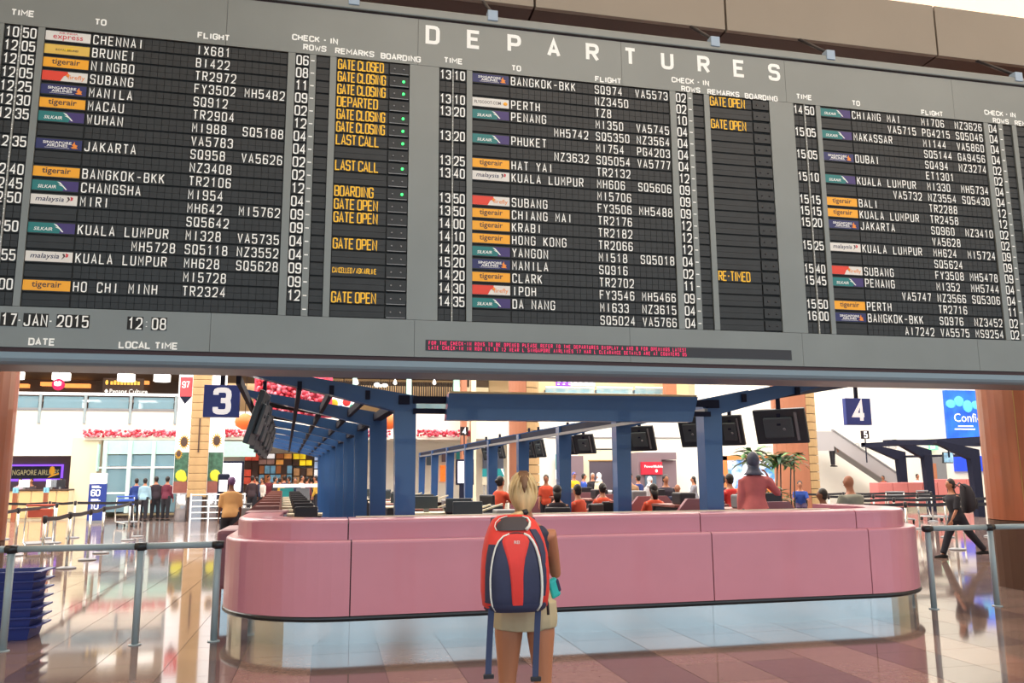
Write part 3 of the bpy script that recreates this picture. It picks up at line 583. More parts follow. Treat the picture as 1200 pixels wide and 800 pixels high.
mon_px(846, 484, 868.7, 524, 12.0, 'dark monitor just right of the front right canopy post')
mon_px(799, 485, 823, 526, 12.15, 'dark monitor just left of the front right canopy post')
mon_px(738, 497, 765, 530, 14.8, 'dark monitor in the second bay, the right one of its pair'); mon_px(722, 498, 738, 530, 15.4, 'dark monitor in the second bay, the left one of its pair')
mon_px(676, 507, 695.6, 533, 17.8, 'small dark monitor in the third bay, the right one of its pair'); mon_px(660, 509, 675, 534, 18.3, 'small dark monitor in the third bay, the left one of its pair')
mon_px(628, 513, 638, 537, 20.4, 'small dark monitor in front of the middle brick column, right'); mon_px(617, 514, 627, 538, 21, 'small dark monitor in front of the middle brick column, left')
mon_px(566, 523, 577, 540, 24, 'tiny dark monitor left of the middle column'); mon_px(584, 520, 591, 538, 23.5, 'tiny dark monitor hard against the fourth canopy post')
# left canopy: monitors seen edge on, one behind another
for k in range(5):
    y = Y0+.35+k*SP*.62; x = .97-1.74+AX*(y-Y0)
    monitor('hanging_monitor', (x-.02, y, 2.28), math.radians(88), .62, .62, ['nearest', 'second', 'third', 'fourth', 'farthest'][k]+' dark monitor in the line hanging under the left canopy edge', drop=.12, tilt=16)
# ---------------------------------------------------------------- figures
def remesh(mb, vox, smooth=2):
    me = bpy.data.meshes.new('figure_source'); me.from_pydata(mb.v, [], mb.f)
    o = bpy.data.objects.new('figure_source', me); COL.objects.link(o)
    r = o.modifiers.new('r', 'REMESH'); r.mode = 'VOXEL'; r.voxel_size = vox
    if smooth: q = o.modifiers.new('s', 'SMOOTH'); q.iterations = smooth; q.factor = .5
    dg = bpy.context.evaluated_depsgraph_get(); out = bpy.data.meshes.new_from_object(o.evaluated_get(dg))
    bpy.data.objects.remove(o); bpy.data.meshes.remove(me)
    n = MB(); n.v = [tuple(v.co) for v in out.vertices]; n.f = [tuple(p.vertices) for p in out.polygons]; n.sm = [True]*len(n.f); bpy.data.meshes.remove(out)
    return n
SKIN = {'light': mat('skin_light', (208, 156, 128), .5), 'tan': mat('skin_tan', (176, 118, 88), .5), 'brown': mat('skin_brown', (122, 80, 60), .5)}
CLOTH = {}
def cloth(rgb):
    k = 'cloth_%d_%d_%d' % rgb; return mat(k, rgb, .85, noise=.08, nscale=6)
HAIRM = {'black': mat('hair_black', (32, 26, 26), .45), 'brown': mat('hair_brown', (80, 56, 42), .5), 'grey': mat('hair_grey', (150, 148, 146), .5)}
def dirv(pitch, side=0):   # down vector swung forward by pitch, outward by side
    return Vector((math.sin(side), math.sin(pitch)*math.cos(side), -math.cos(pitch)*math.cos(side)))
def person(x, y, z, yaw, H, label, shirt=(60, 60, 70), pants=(40, 40, 48), skin='tan', hair='black', style='short', sit=False, lean=5, legs=((2, 0), (-2, 0)),
           arms=((5, 8, 15), (5, 8, 15)), sleeve=.45, female=False, vox=.02, pantlen=1.0, shoes=(40, 36, 36), headtilt=0, headyaw=0, bulk=1.0, group=None, seatz=.5, hairrgb=None, loose=.012, armin=(0, 0)):
    k = H/1.75; R_ = math.radians
    c = empty('person', (x, y, z), label, 'person', group, rz=yaw)
    hw = .095*k; thl, shl = .42*k, .42*k
    def leg(s, th, kn):
        h = Vector((s*hw, 0, 0)); K = h+dirv(R_(th), R_(2*s))*thl; A = K+dirv(R_(th-kn), R_(1*s))*shl; return h, K, A
    L = [leg(-1, *legs[0]), leg(1, *legs[1])]
    low = min(q[2].z for q in L); pel = Vector((0, 0, -low+.085*k if not sit else seatz))
    L = [[p+pel for p in q] for q in L]
    ln = R_(lean); up = Vector((0, math.sin(ln), math.cos(ln))); fw = Vector((0, math.cos(ln), -math.sin(ln))); sd = Vector((1, 0, 0))
    w = bulk
    T = [(-.10, .11*w, .085*w), (-.04, .165*w, .112*w), (.03, .168*w, .118*w), (.12, (.15 if not female else .148)*w, .108*w), (.22, (.148 if not female else .125)*w, .105*w), (.32, .160*w if not female else .143*w, .118*w), (.41, .178*w if not female else .16*w, .118*w), (.47, (.178 if not female else .158)*w, .10*w), (.515, .12, .085), (.545, .07, .068), (.60, .056, .06), (.66, .054, .058)]
    def ring(t, a, b, inf=0, n=16):
        q = pel+up*t*k+fw*(.02 if .2 < t < .45 else 0)*k
        return [q+sd*math.cos(2*PI*i/n)*(a*k+inf)+fw*math.sin(2*PI*i/n)*(b*k+inf) for i in range(n)]
    body = MB(); body.loft([ring(*t) for t in T])
    hy = Matrix.Rotation(R_(headyaw), 4, 'Z'); hd = pel+up*.60*k; ht = R_(headtilt)
    hu = Vector((0, math.sin(ht), math.cos(ht))); HM = hy@Matrix.Rotation(-ht, 4, 'X'); hc = hd+Vector((0, .012, 0))+hu*.125*k
    body.ell(hc, .074*k, .092*k, .112*k, 14, 10, HM); body.ell(hc+HM@Vector((0, .03*k, -.055*k)), .052*k, .06*k, .06*k, 10, 8, HM)      # skull and jaw
    body.tube([hc+HM@Vector((0, .085*k, .02*k)), hc+HM@Vector((0, .108*k, -.02*k)), hc+HM@Vector((0, .09*k, -.03*k))], [.008*k, .016*k, .01*k], 8)
    for s in (-1, 1): body.ell(hc+HM@Vector((s*.076*k, 0, 0)), .014*k, .022*k, .032*k, 8, 6, HM)
    sleeves = MB(); trous = MB(); hands = MB(); shoe = []
    for s, (h, K, A) in zip((-1, 1), L):
        body.tube([h+Vector((0, 0, .03)), h.lerp(K, .35), h.lerp(K, .75), K, K.lerp(A, .3), K.lerp(A, .7), A, A+Vector((0, 0, -.03*k))], [.085*k*w, .085*k*w, .064*k*w, .055*k, .056*k, .042*k, .035*k, .036*k], 12)
        f = A+Vector((0, 0, -.055*k)); body.tube([f+Vector((0, -.05*k, 0)), f+Vector((0, .05*k, 0)), f+Vector((0, .15*k, -.012*k))], [.03*k, .035*k, .02*k], 8, 1.1)
        pl = pantlen*2
        P = [h+Vector((s*.0, 0, .05)), h.lerp(K, .35 if pl > .6 else pl*.5), h.lerp(K, min(1, pl)*.99)]; rr = [.10*k*w, .10*k*w, .078*k*w+(.018 if pantlen < .5 else 0)]
        if pantlen < .5: rr[1] = .105*k*w
        if pl > 1: P += [K.lerp(A, .4*(pl-1)), K.lerp(A, pl-1)]; rr += [.07*k, .06*k]
        trous.tube(P, [r+loose*.4 for r in rr], 12)
        m = MB(); g = A+Vector((0, 0, -.05*k)); m.tube([g+Vector((0, -.075*k, -.005)), g+Vector((0, 0, .005)), g+Vector((0, .09*k, -.01*k)), g+Vector((0, .18*k, -.018*k))], [.036*k, .046*k, .04*k, .026*k], 10, 1.1, side=(0, 0, 1), round_ends=True); shoe.append(m)
    joints = []
    for s, (ap, ab, el), ai in zip((-1, 1), arms, armin):
        sh = pel+up*.455*k+sd*s*(.178 if not female else .16)*k*w
        E = sh+(dirv(R_(ap), R_(ab)*s))*.29*k; fd = dirv(R_(ap+el), R_((ab*.4-ai))*s); Wr = E+fd*.25*k
        joints.append((sh, E, Wr, fd))
        body.tube([pel+up*.44*k+sd*s*.1*k, sh, sh.lerp(E, .45), E, E.lerp(Wr, .3), Wr], [.05*k, .052*k*w, .043*k*w, .036*k, .037*k, .025*k], 10)
        if sleeve > 0:
            q = sleeve*2; P = [pel+up*.43*k+sd*s*.12*k, sh, sh.lerp(E, min(1, q))]; rr = [.06*k*w, .064*k*w, .056*k*w]
            if q > 1: P.append(E.lerp(Wr, (q-1)*.95)); rr.append(.04*k)
            sleeves.tube(P, [r+loose*.3 for r in rr], 10)
        # hand: palm, four curled fingers and a side thumb
        pn = Vector((-s, 0, 0)); side = fd.cross(pn).normalized() if abs(fd.dot(pn)) < .95 else Vector((0, 1, 0)); pn = side.cross(fd).normalized()
        body.tube([Wr, Wr+fd*.03*k, Wr+fd*.085*k], [.025*k, .036*k, .034*k], 8, .5, side=side)
        for i in range(4):
            b0 = Wr+fd*.08*k+side*(.027-.018*i)*k; ln_ = (.07, .078, .072, .058)[i]*k
            hands.tube([b0, b0+fd*ln_*.45, b0+fd*ln_*.75+pn*s*0+pn*.012*k, b0+fd*ln_*.9+pn*.03*k], [.0085*k, .0085*k, .0078*k, .006*k], 6, round_ends=True)
        hands.tube([Wr+fd*.025*k+side*.025*k, Wr+fd*.055*k+side*.05*k, Wr+fd*.085*k+side*.055*k+pn*.01], [.012*k, .0105*k, .008*k], 6, round_ends=True)
    b = remesh(body, vox); b.add(hands.v, hands.f, True)
    bo = b.build('body', SKIN[skin], c)
    st = MB(); st.loft([ring(t, a, bb, loose+(.012 if t < .1 else 0)) for t, a, bb in ([(-.07, .165*w, .115*w)]+T[1:9] if sleeve > 0 else T[3:9])]); st.add(sleeves.v, sleeves.f)
    if pantlen > 0:
        trous.loft([ring(t, a, bb, .008) for t, a, bb in [(-.12, .13*w, .1*w)]+T[1:4]]); remesh(trous, vox*.9).build('shorts' if pantlen < .5 else 'trousers', cloth(pants), c)
    remesh(st, vox*.9).build('shirt' if sleeve > 0 else 'vest_top', cloth(shirt), c)
    for m in shoe: m.build('shoe', cloth(shoes), c)
    hm = mat('hair_%d_%d_%d' % hairrgb, hairrgb, .45, noise=.25, nscale=14) if hairrgb else HAIRM.get(hair)
    h_ = MB()
    if style != 'bald':
        if style == 'scarf':
            h_.ell(hc+HM@Vector((0, -.012*k, .01*k)), .09*k, .105*k, .128*k, 14, 10, HM); h_.loft([[hc+Vector((math.cos(2*PI*i/14)*r*k, math.sin(2*PI*i/14)*r*k-.01, zz*k)) for i in range(14)] for r, zz in ((.085, -.02), (.08, -.1), (.11, -.16), (.15, -.2))])
        else:
            h_.ell(hc+HM@Vector((0, -.02*k, .022*k)), .086*k, .092*k, .108*k, 14, 10, HM)
            if style != 'cap': h_.ell(hc+HM@Vector((0, -.034*k, -.034*k)), .076*k, .07*k, .078*k, 12, 8, HM)
            if style == 'long': h_.tube([hc+HM@Vector((0, -.045*k, .02)), hc+HM@Vector((0, -.075*k, -.08*k)), hc+HM@Vector((0, -.09*k, -.2*k))], [.08*k, .075*k, .045*k], 12, .6, side=(1, 0, 0))
            if style == 'bun': h_.ell(hc+HM@Vector((0, -.12*k, .01)), .045*k, .045*k, .045*k, 10, 8)
            if style == 'cap': h_.ell(hc+HM@Vector((0, .09*k, .045*k)), .06*k, .06*k, .01*k, 12, 5, HM)
        h_.build('cap' if style == 'cap' else 'headscarf' if style == 'scarf' else 'hair', hm, c)
    e = MB()
    for s in (-1, 1): e.ell(hc+HM@Vector((s*.03*k, .083*k, .005*k)), .012*k, .008*k, .007*k, 8, 5, HM)
    e.build('eyes', M_dark, c)
    mo = MB(); mo.ell(hc+HM@Vector((0, .087*k, -.058*k)), .024*k, .008*k, .007*k, 8, 5, HM); mo.build('mouth', mat('lips', (150, 84, 78), .5), c)
    c_info = dict(o=c, pel=pel, hc=hc, HM=HM, joints=joints, L=L, k=k, up=up, fw=fw)
    return c_info
# ---------------------------------------------------------------- the traveller in the foreground
WX = at(614, 640, 4.75); wom = person(WX.x, 4.75, 0, math.radians(-9), 1.60, 'woman with a blond ponytail and khaki shorts, seen from behind, carrying a large red backpack', shirt=(52, 56, 78), pants=(184, 172, 142), skin='tan', style='bald', female=True, vox=.0085,
             pantlen=.128, sleeve=0, legs=((1.5, 2), (-1, 2)), arms=((24, 9, 85), (26, 10, 82)), armin=(12, 10), lean=3, bulk=1.04, loose=.006, shoes=(60, 60, 66))
w0 = wom['o']; k = wom['k']; hc = wom['hc']
M_bl = mat('hair_blond', (206, 180, 132), .4, noise=.38, nscale=26, stretch=(1, 1, .12)); M_root = mat('hair_roots', (104, 72, 48), .45, noise=.25, nscale=30, stretch=(1, 1, .2))
hb = MB()
rings = []      # hair swept back into the tie: an egg that narrows to the nape
for zz, rx, yb, yf in ((.135, .012, -.01, .02), (.125, .045, -.05, .05), (.10, .073, -.085, .075), (.06, .092, -.112, .085), (.01, .100, -.128, .07), (-.04, .092, -.135, .04), (-.085, .07, -.130, .0), (-.12, .042, -.118, -.03), (-.14, .018, -.108, -.07)):
    cy = (yb+yf)/2; ry = (yf-yb)/2
    rings.append([hc+Vector((rx*.97*k*math.cos(2*PI*i/28)*(1+.012*math.sin(9*i)), cy*k+ry*k*math.sin(2*PI*i/28)*(1+.012*math.cos(7*i)), zz*k)) for i in range(28)])
hb.loft(rings[::-1]); hair = hb.build('hair', M_bl, w0, label='blond hair swept back')
rt = MB(); rings = []
for zz, a, dy in ((.138, .026, -.02), (.118, .036, -.078), (.09, .030, -.107), (.055, .020, -.1235), (.03, .011, -.130), (.0, .003, -.1335)):
    rings.append([hc+Vector((a*k*math.cos(PI*i/8), dy*k-.010*math.sin(PI*i/8), zz*k)) for i in range(9)]+[hc+Vector((-a*k*.9, dy*k+.02, zz*k)), hc+Vector((a*k*.9, dy*k+.02, zz*k))])
rt.loft(rings[::-1]); rt.build('dark_roots', M_root, hair)
for i, (x0, x1, b) in enumerate(((-.075, -.012, .10), (-.05, -.008, .112), (-.022, -.003, .118), (.024, .004, .118), (.052, .008, .112), (.077, .012, .10))):
    t = MB(); pts = []
    for q in range(9):
        u = q/8; z = .105-.23*u; rx = x0*math.sin(PI*(.14+.82*u)) if u < .999 else x1
        surf = -.122-.012*math.sin(PI*u)+.028*abs(x0/.077)**2*math.sin(PI*u)+(.022 if q == 0 else .006 if q == 1 else 0); pts.append(hc+Vector((rx*k, (surf+.02*u)*k, z*k)))
    t.tube(pts, [.002, .004]+[.0065]*6+[.005], 6); t.build('hair_strand', M_bl, hair)
pt = MB(); tb_ = hc+Vector((.0, -.118*k, -.128*k))
pt.tube([tb_+Vector((.005, 0, .004)), tb_+Vector((-.045, -.03, -.008)), tb_+Vector((-.11, -.045, -.03)), tb_+Vector((-.17, -.03, -.075)), tb_+Vector((-.19, .0, -.13))], [.013, .019, .019, .014, .006], 12, .7); pt.build('ponytail', M_bl, hair)
tr = MB(); tr.tube([tb_+Vector((.014, .004, .012)), tb_+Vector((-.012, -.008, -.001))], [.0165, .0185], 12); tr.build('hair_tie', M_dark, hair)
# backpack
bp = empty('backpack', (w0.location.x-.105, w0.location.y-.155, .885), 'red and navy hiking backpack with white piping and hanging navy straps', 'backpack', rz=math.radians(-2))
bp.scale = (.87, .95, .845)
M_red = mat('pack_red', (222, 58, 52), .6, noise=.06, nscale=12, bump=.1); M_pn = mat('pack_navy', (48, 54, 84), .65, noise=.12, nscale=12); M_pk = mat('pack_charcoal', (58, 52, 60), .6); M_pipe = mat('pack_piping', (230, 232, 228), .5)
def packring(z, hwid, d0, d1, n=28, e=3.2, cx=0):
    r = []
    for i in range(n):
        a = 2*PI*i/n; ca, sa = math.cos(a), math.sin(a); f = (abs(ca)**e+abs(sa)**e)**(-1/e)
        r.append(Vector((cx+hwid*ca*f, (d0+d1)/2+(d1-d0)/2*sa*f, z)))
    return r
prof = [(-.005, .10, -.14, .0), (.0, .165, -.18, .05), (.03, .20, -.205, .06), (.12, .212, -.22, .06), (.25, .212, -.225, .06), (.36, .204, -.215, .055), (.45, .186, -.19, .05), (.52, .160, -.16, .045), (.565, .136, -.13, .03), (.59, .10, -.10, .01), (.598, .05, -.07, -.02)]
m = MB(); m.loft([packring(*p) for p in prof]); m.build('main_bag', M_red, bp)
def fside(z):      # depth of the rear face and half width at a height
    for (a, b) in zip(prof[1:-1], prof[2:]):
        if a[0] <= z <= b[0]:
            t = (z-a[0])/(b[0]-a[0]); return a[1]+(b[1]-a[1])*t, a[2]+(b[2]-a[2])*t
    return prof[-2][1], prof[-2][2]
def onface(x, z, out=0):
    hwid, d = fside(z); q = min(.999, abs(x)/hwid); d1 = .055; cy = (d+d1)/2; ry = (d1-d)/2
    yy = (1-q**3.2)**(1/3.2); return Vector((x, cy-ry*yy-out, z))
def facepatch(outline, name, m, out=.004, inner=None, nseg=10):     # padded panel between a left and right edge, rows by height
    zs, lf, rg = outline; f = MB(); rows = []
    for z, a, b in zip(zs, lf, rg): rows.append([onface(a+(b-a)*i/nseg, z, out if 0 < i < nseg else -.003) for i in range(nseg+1)])
    vs = [v for r in rows for v in r]; n = nseg+1
    f.add(vs, [(j*n+i, j*n+i+1, (j+1)*n+i+1, (j+1)*n+i) for j in range(len(rows)-1) for i in range(nseg)], True)
    return f.build(name, m, bp)
Z = [.012, .05, .10, .16, .22, .28, .34, .40, .44, .47, .485]
arcL = [-.142, -.165, -.174, -.177, -.177, -.172, -.162, -.145, -.124, -.094, -.055]; arcR = [.115, .135, .140, .141, .139, .133, .124, .108, .09, .066, .036]
facepatch((Z, arcL, arcR), 'front_pocket', M_pn, .012, nseg=16)
facepatch((Z[1:], [-.05, -.056, -.06, -.066, -.074, -.088, -.108, -.118, -.10, -.058], [.026, .028, .028, .028, .034, .046, .07, .084, .07, .036]), 'red_centre_panel', M_red, .017)
facepatch(([.30, .36, .42, .47, .51], [.150, .135, .118, .095, .075], [.175, .178, .17, .15, .125]), 'navy_side_panel', M_pn, .006)
facepatch(([.002, .02, .04, .058], [-.185, -.20, -.198, -.17], [.185, .20, .198, .17]), 'bottom_panel', M_pn, .016, nseg=14)
facepatch(([.10, .18, .26, .33, .38], [.142, .143, .142, .14, .134], [.17, .180, .178, .165, .152]), 'navy_side_panel', M_pn, .007)
facepatch(([.06, .12, .20, .28, .36, .42], [-.200, -.203, -.203, -.201, -.192, -.178], [-.17, -.175, -.175, -.17, -.156, -.138]), 'navy_side_panel', M_pn, .006)
facepatch(([.505, .525, .55, .575, .588], [-.128, -.135, -.125, -.10, -.07], [.062, .078, .085, .075, .05]), 'lid_pocket', M_pk, .01)
for e_, rr in ((arcL, .0055), (arcR, .0085)):
    t = MB(); t.tube([onface(x, z, .014) for x, z in zip(e_, Z)], rr, 8); t.build('zip_piping', M_pipe, bp)
t = MB(); t.tube([onface(-.055, .485, .014), onface(-.03, .49, .014), onface(0, .491, .014), onface(.036, .485, .014)], .004, 8); t.build('zip_piping', M_pk, bp)
t = MB(); t.tube([onface(x, z, .012) for x, z in ((.055, .508), (.078, .53), (.087, .555), (.078, .578), (.045, .59))], [.011, .01, .007, .006, .004], 8); t.build('lid_piping', M_pipe, bp)
t = MB(); t.tube([onface(-.128, .505, .01)]+[onface(x, z, .012) for x, z in ((-.137, .53), (-.127, .555), (-.10, .578), (-.05, .592))], .003, 6); t.build('lid_piping', M_pipe, bp)
t = MB(); soft(t, 'REI', onface(-.032, .425, .0195), .028, .01); t.build('logo_print', M_pipe, bp)
for s in (-1, 1):
    b_ = MB(); b_.bbox(s*.155-.012, s*.155+.012, -.19, -.17, .30, .34, .004); b_.build('side_buckle', M_dark, bp)
t = MB(); t.tube([Vector((.195, -.12, .315)), Vector((.205, -.1, .32)), Vector((.212, -.06, .30))], .006, 6); t.build('white_pull_loop', M_pipe, bp)
for x, l, lab in ((-.165, .41, 'navy hanging hip strap with buckle'), (.128, .44, 'navy hanging hip strap with buckle')):
    st = MB(); n = 8
    for q in range(n):
        z0 = .03-l*q/n; z1 = .03-l*(q+1)/n; y0 = -.17+.05*math.sin(q/n*1.4); y1 = -.17+.05*math.sin((q+1)/n*1.4); dx = -.012*q/n; dx1 = -.012*(q+1)/n
        st.hexa([Vector((x-.019+dx, y0, z0)), Vector((x+.019+dx, y0, z0)), Vector((x+.019+dx, y0+.004, z0)), Vector((x-.019+dx, y0+.004, z0))][::-1], [Vector((x-.019+dx1, y1, z1)), Vector((x+.019+dx1, y1, z1)), Vector((x+.019+dx1, y1+.004, z1)), Vector((x-.019+dx1, y1+.004, z1))][::-1])
    so = st.build('hip_strap', mat('strap_navy', (58, 70, 104), .7), bp)
    yb = -.17+.05*math.sin(1.4); bu = MB(); bu.bbox(x-.042, x+.022, yb-.012, yb+.012, .03-l-.022, .03-l+.006, .004); bu.build('buckle', M_dark, so)
for s in (-1, 1):      # shoulder straps over the shoulders
    st = MB(); P = [Vector((s*.10, .02, .53)), Vector((s*.115+.03, .09, .56)), Vector((s*.12+.04, .16, .565)), Vector((s*.12+.05, .25, .52)), Vector((s*.12+.05, .28, .40)), Vector((s*.13+.04, .25, .25)), Vector((s*.14+.03, .12, .14))]
    st.tube(P, [.03]*7, 8, .3, side=(1, 0, 0)); st.build('shoulder_strap', M_pn, bp)
hip = MB(); hip.tube([Vector((.165*math.cos(a)+.04, .15+.13*math.sin(a), .12)) for a in [math.radians(d) for d in range(-10, 191, 20)]], [.03]*11, 8, .35, side=(0, 0, 1)); hip.build('hip_belt', M_pn, bp)
sd_ = MB(); sd_.tube([Vector((.2, -.05, .09)), Vector((.222, -.03, .02)), Vector((.228, -.02, -.05))], [.008, .009, .009], 6, .4); sd_.build('side_strap', M_pk, bp)
tq = empty('turquoise_pouch', (w0.location.x+.165, w0.location.y+.03, .945), 'small turquoise pouch with a dark edge at the woman\'s right hip', 'pouch')
tq.scale = (.62, .8, .8)
MB().bbox(-.02, .075, -.05, .03, -.06, .075, .02, Matrix.Rotation(-.35, 4, 'Y')).build('bag', mat('turquoise_cloth', (44, 190, 190), .6), tq); MB().bbox(.05, .085, -.052, .032, -.03, .06, .01, Matrix.Rotation(-.35, 4, 'Y')).build('dark_edge', M_pn, tq)
# ---------------------------------------------------------------- far building
def slab(name, x0, y0, x1, y1, Y, th, m, parent=None, kind=None, label=None, cat=None, group=None):
    a = at(x0, y1, Y); b = at(x1, y0, Y); z0 = min(a.z, b.z); z1 = max(a.z, b.z); xx0, xx1 = min(a.x, b.x), max(a.x, b.x)
    if parent: P = Vector(parent.location); o = MB().box(xx0-P.x, xx1-P.x, Y-P.y, Y+th-P.y, z0-P.z, z1-P.z).build(name, m, parent)
    else:
        o = MB().box(xx0-(xx0+xx1)/2, (xx1-xx0)/2, 0, th, 0, z1-z0).build(name, m); o.location = ((xx0+xx1)/2, Y, z0)
    return tag(o, label, cat, group, kind)
def st(name, *a, **k): return slab(name, *a, kind='structure', **k)
def root(name, px, py, Y, label, cat, group=None, z=None, kind=None):
    p = at(px, py, Y); return empty(name, (p.x, Y, p.z if z is None else z), label, cat, group, kind=kind)
M_emw = mat('lamp_white', (255, 250, 240), .5, emit=2.2); M_warmb = mat('warm_interior', (190, 120, 70), .6, noise=.2, nscale=1)
M_pane = mat('far_glass', (150, 190, 205), .08, alpha=.45, spec=.8); M_slat = mat('slat_dark', (110, 100, 98), .6); M_beige = mat('beige_panel', (226, 194, 150), .6)
M_steelc = mat('column_steel', (176, 180, 186), .25, .8)
YB_ = 38.0
# upper floor edge and ground floor walls, left of the counter
struct('trim_1', MB().box(-24, 10.5, YB_, YB_+9, at(200, 513, YB_).z, at(200, 481, YB_).z), M_wall)
struct('wall_front', MB().box(-24, at(86, 560, YB_).x, YB_+3.5, YB_+3.8, 0, 4), M_mauve)
struct('trim_2', MB().box(-24, at(92, 560, YB_).x, YB_-.05, YB_, at(60, 534, YB_).z, at(60, 513, YB_).z), M_wall)
struct('wall_pier', MB().box(at(84, 560, YB_).x, at(115, 560, YB_).x, YB_-.3, YB_+3.5, 0, at(100, 513, YB_).z), M_cream)
struct('trim_3', MB().box(-24, at(218, 500, YB_+9).x, YB_+8.8, YB_+9, at(100, 481, YB_).z, 9.6), M_brown)
struct('trim_4', MB().box(-24, at(600, 450, YB_).x+2, YB_+.6, YB_+9, at(100, 426, YB_).z+.25, at(100, 426, YB_).z+.5), M_brown)
area('balcony_lights', (-10, 42, at(100, 426, YB_).z+.1), (0, 0, 0), 18, 5, 160, (1, .8, .6))
# balcony railing
zr0 = at(100, 481, YB_).z; zr1 = at(100, 462.5, YB_).z
br = empty('balcony_railing', (-12, YB_, zr0), 'glass balcony railing with white handrail on the upper floor at the left', 'railing')
xs = [at(x, 480, YB_).x for x in (-60, -6, 47, 100, 153, 206, 259)]
for a, b in zip(xs[:-1], xs[1:]): MB().box(a+.1+12, b-.1+12, .02, .04, .08, zr1-zr0-.08).build('glass_pane', M_pane, br)
for x in xs: MB().box(x-.05+12, x+.05+12, -.08, .0, -.55, zr1-zr0).build('post', M_tube, br)
MB().box(xs[0]+12, xs[-1]+12, -.06, .06, zr1-zr0-.02, zr1-zr0+.09).build('handrail', M_gloww, br); MB().box(xs[0]+12, xs[-1]+12, -.04, .04, .0, .1).build('bottom_rail', M_grey, br)
# things on the balcony
for i, (px, w) in enumerate(((20, 26), (72, 33), (148, 33), (190, 32))):
    p = at(px, [440, 441, 442.5, 443][i], 41); hw = w/2*41/960*.55; c = empty('drum_lamp', (p.x, 41, p.z-.16), ['first', 'second', 'third', 'fourth'][i]+' white drum lamp from the left above the balcony', 'lamp', 'drum lamps above the balcony')
    MB().lathe([(hw*.96, 0), (hw, .02), (hw, .3), (hw*.96, .33)], n=16).build('shade', M_emw, c); MB().box(-.02, .02, -.02, .02, .33, 1.5).build('cord', M_dark, c)
for i, (px, py, w) in enumerate(((58, 450, 22), (25, 452, 16), (90, 452, 30), (165, 448, 18))):
    slab('ledge_light' if i else 'amber_lamp', px-w/2, py-2.4, px+w/2, py+1.6, 46.5, .3, mat('amber_glow', (255, 170, 90), .5, emit=.9), label=['amber box lamp beside the round pink sign', 'amber ledge light at the far left of the balcony', 'amber ledge light right of the round pink sign', 'dim amber ledge light above the culture sign'][i], cat='lamp')
c = root('round_sign', 68.5, 450.5, 39.6, 'round magenta and red sign hanging above the balcony', 'sign')
MB().lathe([(.01, -.1), (.24, -.1), (.26, 0), (.24, .1), (.01, .1)], n=24).build('disc', mat('sign_magenta', (214, 20, 90), .4, emit=.3), c).rotation_euler = (PI/2, 0, 0)
m = MB()
for k in range(5): m.ell((-.12+.06*k, -.12, .06+.03*(k % 2)), .035, .02, .07, 8, 5)
m.ell((0, -.12, -.02), .15, .02, .06, 12, 5); m.build('emblem', M_gloww, c)
MB().cyl((0, 0, .25), (0, 0, 1.0), .015, 6).build('cord', M_dark, c)
c = root('shop_sign', 122, 460, 42.5, 'white and gold two-line sign above the balcony reading Penang Culture', 'sign')
t = MB(); soft(t, 'Penang Culture', (.22, 0, -.02), .3, .012, sx=.92); t.hexa([Vector((0, 0, .08)), Vector((.09, 0, -.02)), Vector((.18, 0, .08)), Vector((.09, 0, .19))], [Vector((0, .03, .08)), Vector((.09, .03, -.02)), Vector((.18, .03, .08)), Vector((.09, .03, .19))]); t.build('white_letters', M_gloww, c)
t = MB(); t.ell((.09, 0, .5), .07, .03, .12, 8, 6)
for k in range(9): t.box(.25+k*.15, .36+k*.15, 0, .03, .40, .60 if k % 2 else .56)
t.build('gold_letters', mat('sign_gold', (250, 200, 90), .5, emit=.6), c)
MB().box(-.1, 1.75, .04, .08, -.1, .72).build('backing', M_brown, c); MB().cyl((.8, .06, .7), (.8, .06, 1.4), .015, 6).build('cord', M_dark, c)
c = root('direction_sign', 201, 446, 46.7, 'dark sign with yellow green lettering at the right end of the balcony', 'sign'); t = MB(); soft(t, 'EXIT D E F', (.04, -.03, .06), .2, .01, sx=.9); t.build('lettering', mat('sign_lime', (200, 220, 60), .5, emit=.7), c); MB().box(0, .72, 0, .06, 0, .27).build('panel', M_dark, c)
for i in range(9):
    px = 20+i*22; a = at(px, 476, 40); c = empty('cafe_table', (a.x, 40, zr0+.0), 'slate blue cafe table %s on the balcony' % ['at the far left', 'second from left', 'third from left', 'fourth from left', 'in the middle', 'fourth from right', 'third from right', 'second from right', 'at the far right'][i], 'table', 'cafe tables on the balcony')
    mt = [mat('slate_blue', (84, 104, 122), .5), mat('umber', (110, 84, 74), .5), M_gloww][[0, 1, 0, 0, 2, 0, 1, 2, 0][i]]
    MB().bbox(-.38, .38, -.3, .3, .55, .62, .01).build('tabletop', mt, c); MB().box(-.05, .05, -.05, .05, 0, .55).build('pedestal', M_dark, c); MB().box(-.36, -.3, -.25, .25, .1, .5).build('side_panel', mt, c)
